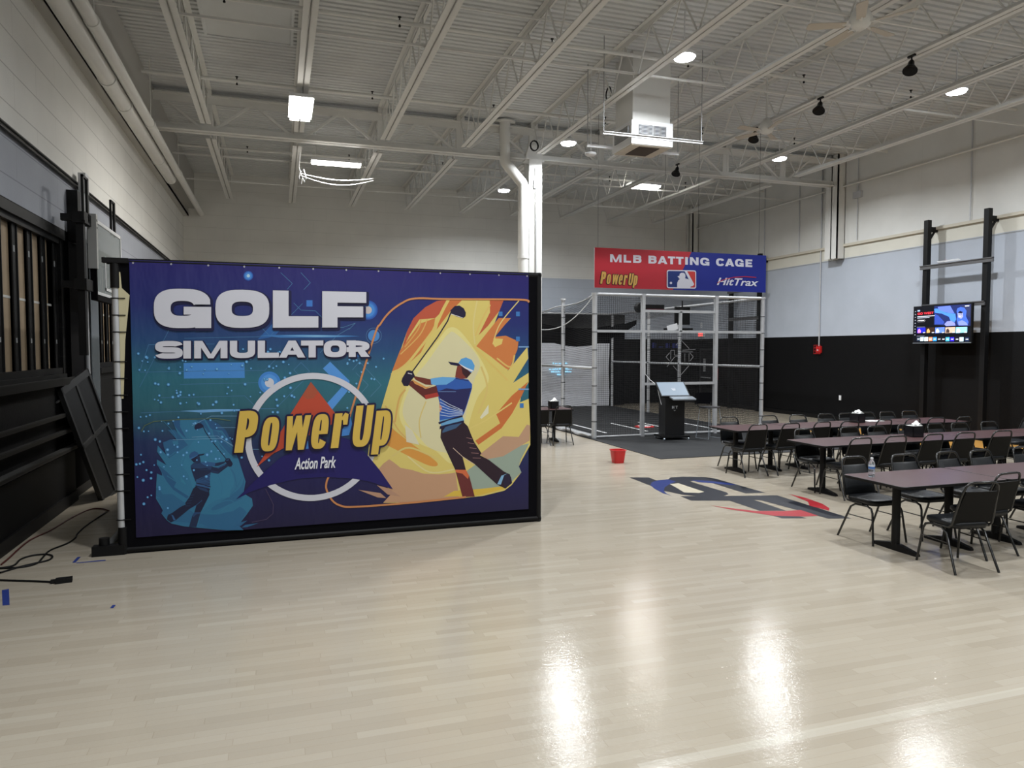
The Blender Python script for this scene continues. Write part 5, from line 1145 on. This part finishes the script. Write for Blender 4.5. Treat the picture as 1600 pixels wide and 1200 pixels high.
# ------------------------------------------------------------------ chairs
def make_chair():
    t = thing('stacking_chair', '', 'chair')
    # seat: padded, rounded, slightly waterfall front
    q = MB(); outs = []
    for z, s, fr in ((.425, .96, 0), (.435, 1.0, 0), (.458, 1.0, 0), (.472, .965, 0), (.478, .90, 0), (.480, .70, 0)):
        outs.append([(x*s, y*s + .01, z - .012 * max(0, (y - .10) / .12) ** 2) for x, y in rounded(.42, .42, .10, 6)])
    q.stack(outs, 0, True); q.build('seat', m_vinyl, t)
    q = MB(); q.stack([[(x*.93, y*.93 + .01, z) for x, y in rounded(.42, .42, .10, 6)] for z in (.412, .425)], 0, False); q.build('seat_pan', m_black, t)
    # backrest: tapered panel leaning back, shell behind, pad in front
    def bp(x, v, d):                                     # v 0..1 up the back
        z = .47 + .315 * v; y = -.175 - .085 * v - .02 * v * v
        return (x * (.205 - .035 * v), y + d, z)
    q = MB(); xs = [-1, -.92, -.5, 0, .5, .92, 1]; vs = [0, .06, .3, .6, .94, 1]
    def bulge(x, v): return .030 * (1 - x**4) * (1 - (2*v - 1)**4) 
    F = [[bp(x, v, .008 + bulge(x, v)) for x in xs] for v in vs]; Bk = [[bp(x, v, -.008 - .004*(1 - x*x)) for x in xs] for v in vs]
    for G, mi, fl_ in ((F, 0, 0), (Bk, 1, 1)):
        i = len(q.v); q.v += [p for r_ in G for p in r_]; n = len(xs)
        for a in range(len(vs) - 1):
            for b in range(n - 1):
                f = [i + a*n + b, i + a*n + b + 1, i + (a+1)*n + b + 1, i + (a+1)*n + b]
                q.f.append(f[::-1] if not fl_ else f); q.m.append(mi); q.sm.append(True)
    for a in range(len(vs) - 1):
        for c_ in (0, -1): q.face([F[a][c_], F[a+1][c_], Bk[a+1][c_], Bk[a][c_]], 1)
    for b in range(len(xs) - 1):
        for a in (0, -1): q.face([F[a][b], F[a][b+1], Bk[a][b+1], Bk[a][b]], 1)
    q.build('backrest', [m_vinyl, m_backpan], t)
    # back tube: up both sides and over the top as a hand grip
    pa = []
    L_ = [(-.200, .06, .418), (-.208, -.06, .418), (-.214, -.14, .425), (-.214, -.175, .46), (-.208, -.20, .55), (-.190, -.245, .72), (-.178, -.272, .80), (-.168, -.283, .835), (-.145, -.292, .862), (-.105, -.296, .872)]
    pa = L_ + [(-x, y, z) for x, y, z in L_[::-1]]
    q = MB(); q.tube(pa, .0115, 8); q.build('back_frame', m_frame, t)
    for s in (-1, 1):
        q = MB(); q.tube([(s*.185, .02, .405), (s*.195, .12, .402), (s*.20, .175, .385), (s*.205, .200, .34), (s*.232, .245, .0)], .0115, 8); q.build('leg', m_frame, t)
        q = MB(); q.tube([(s*.190, .10, .400), (s*.20, -.04, .398), (s*.205, -.10, .36), (s*.232, -.255, .0)], .0115, 8); q.build('leg', m_frame, t)
        q = MB(); q.tube([(s*.213, .213, .27), (s*.214, -.14, .27)], .006, 6); q.build('side_stretcher', m_frame, t)
    return t
CH0 = make_chair(); n_ch = [0]
rc = random.Random(11)
def put_chair(x, y, rz, label, group):
    c = CH0 if n_ch[0] == 0 else copy_tree(CH0); n_ch[0] += 1
    c.location = (x, y, .0); c.rotation_euler = (0, 0, rz); c['label'] = label; c['group'] = group
# near-side chairs face the back wall (+Y), far-side chairs face the camera
def row(xs, yb, near, rown, extra=None):
    for k, x in enumerate(xs):
        j = R(rc.uniform(-4, 4)); off = (extra or {}).get(k, (0, 0, 0))
        y = yb + off[1] + rc.uniform(-.03, .03)
        side = 'near' if near else 'far'
        put_chair(x + off[0], y, (0 if near else math.pi) + j + R(off[2]), 'black vinyl stacking chair, %s table row, %s side, %s from the left' % (rown, side, ORD[k]), 'black chairs, %s row %s side' % (rown, 'near' if near else 'far'))
row([6.23, 6.88, 7.70, 8.45], 5.20, True, 'front', {0: (0, 0, -8), 1: (0, .30, 0), 2: (0, .28, 0), 3: (0, .25, 0)})
row([6.24, 6.92, 7.62, 8.12, 8.9], 6.24, False, 'front', {2: (0, -.02, 6)})
row([7.69, 8.34, 9.02, 9.66, 10.42, 11.2], 8.26, True, 'middle', {0: (0, -.06, -3)})
row([7.68, 8.55, 9.06, 9.72, 10.33, 10.80, 11.45], 8.78, False, 'middle')
row([7.45, 8.09, 8.75, 9.33, 10.05, 10.69, 11.29, 11.89], 10.16, True, 'back')
row([7.74, 8.66, 9.24, 9.88, 10.39, 10.90, 11.40, 11.95], 10.84, False, 'back')
put_chair(5.38, 14.78, R(3), 'black stacking chair at the table by the cage, nearest the banner edge', 'black chairs at the table by the cage')
put_chair(5.93, 14.76, R(-4), 'black stacking chair at the right end of the table by the cage', 'black chairs at the table by the cage')
put_chair(5.42, 15.85, math.pi, 'black stacking chair on the far side of the table by the cage', 'black chairs at the table by the cage')
put_chair(12.6, 9.4, R(80), 'black stacking chair standing alone at far right beyond the middle row', 'black chairs standing apart')
# cage-side stool chair
t = thing('swivel_chair', 'dark bar chair with thin wire legs standing on the mat beside the kiosk', 'chair', (9.62, 14.55, .0125), R(10))
q = MB(); q.stack([[(x, y, z) for x, y in rounded(.42, .40, .12, 5)] for z in (.72, .75)], 0, False); q.build('seat', mat('dull_grey_seat', (.05, .05, .055, 1), .35), t)
q = MB(); q.grid(lambda a, b: (-.26 + .52*a, .20 - .10*math.sin(math.pi*a)*0 + .06*math.sin(math.pi*a), .80 + .26*b), 10, 3); q.grid(lambda a, b: (.26 - .52*a, .215 + .06*math.sin(math.pi*a), .80 + .26*b), 10, 3); q.build('backrest', m_blackm, t)
for sx in (-1, 1):
    for sy in (-1, 1): q = MB(); q.tube([(sx*.16, sy*.15, .72), (sx*.22, sy*.21, 0)], .008, 8); q.build('leg', m_silver, t)
    q = MB(); q.tube([(sx*.22, -.21, .006), (sx*.22, .21, .006)], .006, 6); q.build('runner', m_silver, t)
    q = MB(); q.tube([(sx*.18, .16, .735), (sx*.25, .22, .85)], .01, 6); q.build('back_support', m_black, t)
# ------------------------------------------------------------------ things on the tables
def napkin(x, y, rz, label):
    t = thing('napkin_holder', label, 'napkin holder', (x, y, .75), rz, 'black napkin boxes')
    q = MB(); s = .095
    q.box((-s, -s, 0), (s, s, .01))
    for a, b in [((-s, -s, 0), (s, -s + .012, .17)), ((-s, s - .012, 0), (s, s, .17)), ((-s, -s, 0), (-s + .012, s, .17)), ((s - .012, -s, 0), (s, s, .17))]: q.box(a, b)
    q.build('box', mat('napkin_box_black', (.010, .010, .012, 1), .2), t)
    q = MB(); q.box((-.08, -.08, .011), (.08, .08, .172)); q.build('napkin_stack', m_paper, t)
def tissue(x, y, label, sd):
    r_ = random.Random(sd); q = MB()
    q.grid(lambda a, b: (x - .07 + .15*a, y - .06 + .12*b, .75 + .178 + .055*math.sin(math.pi*a)*math.sin(math.pi*b) + .012*math.sin(9*a + sd) + .01*math.cos(11*b)), 10, 8); q.grid(lambda a, b: (x + .08 - .15*a, y - .06 + .12*b, .75 + .1745 + .045*math.sin(math.pi*a)*math.sin(math.pi*b)), 10, 8)
    tag(q.build('napkin', m_paper), label, 'napkin', 'crumpled white napkins')
napkin(10.19, 10.62, .2, 'black napkin box on the back row of tables'); tissue(10.19, 10.62, 'crumpled white napkins on the napkin box of the back row', 1)
napkin(9.37, 8.62, -.1, 'black napkin box on the middle row of tables'); tissue(9.40, 8.62, 'crumpled white napkin on the napkin box of the middle row', 2)
napkin(5.98, 15.3, .0, 'black napkin box on the table by the cage'); tissue(6.0, 15.3, 'crumpled white napkin on the napkin box by the cage', 3)
q = MB(); q.box((10.52, 10.66, .751), (10.80, 10.88, .753)); q.box((10.58, 10.62, .753), (10.84, 10.80, .755)); tag(q.build('paper_sheet', m_paper), 'white paper sheets lying beside the napkin box of the back row', 'paper')
t = thing('water_bottle', 'clear plastic water bottle with a blue and white label on the front table', 'bottle', (5.97, 6.01, .75))
q = MB(); q.lathe([(.028, 0), (.032, .006), (.032, .05), (.030, .055), (.032, .06), (.032, .135), (.030, .15), (.018, .178), (.0125, .186), (.0125, .198)], n=24); q.build('bottle_body', m_glass, t)
q = MB(); q.lathe([(.0325, .085), (.0325, .130)], n=24, caps=False); q.lathe([(.0328, .088), (.0328, .112)], n=24, m=1, caps=False); q.build('label_band', [mat('label_white', (.7, .74, .8, 1), .4), mat('label_blue', (.05, .16, .45, 1), .4)], t)
q = MB(); q.lathe([(.0145, .188), (.0145, .205)], n=18); q.build('cap', m_wpaint, t)
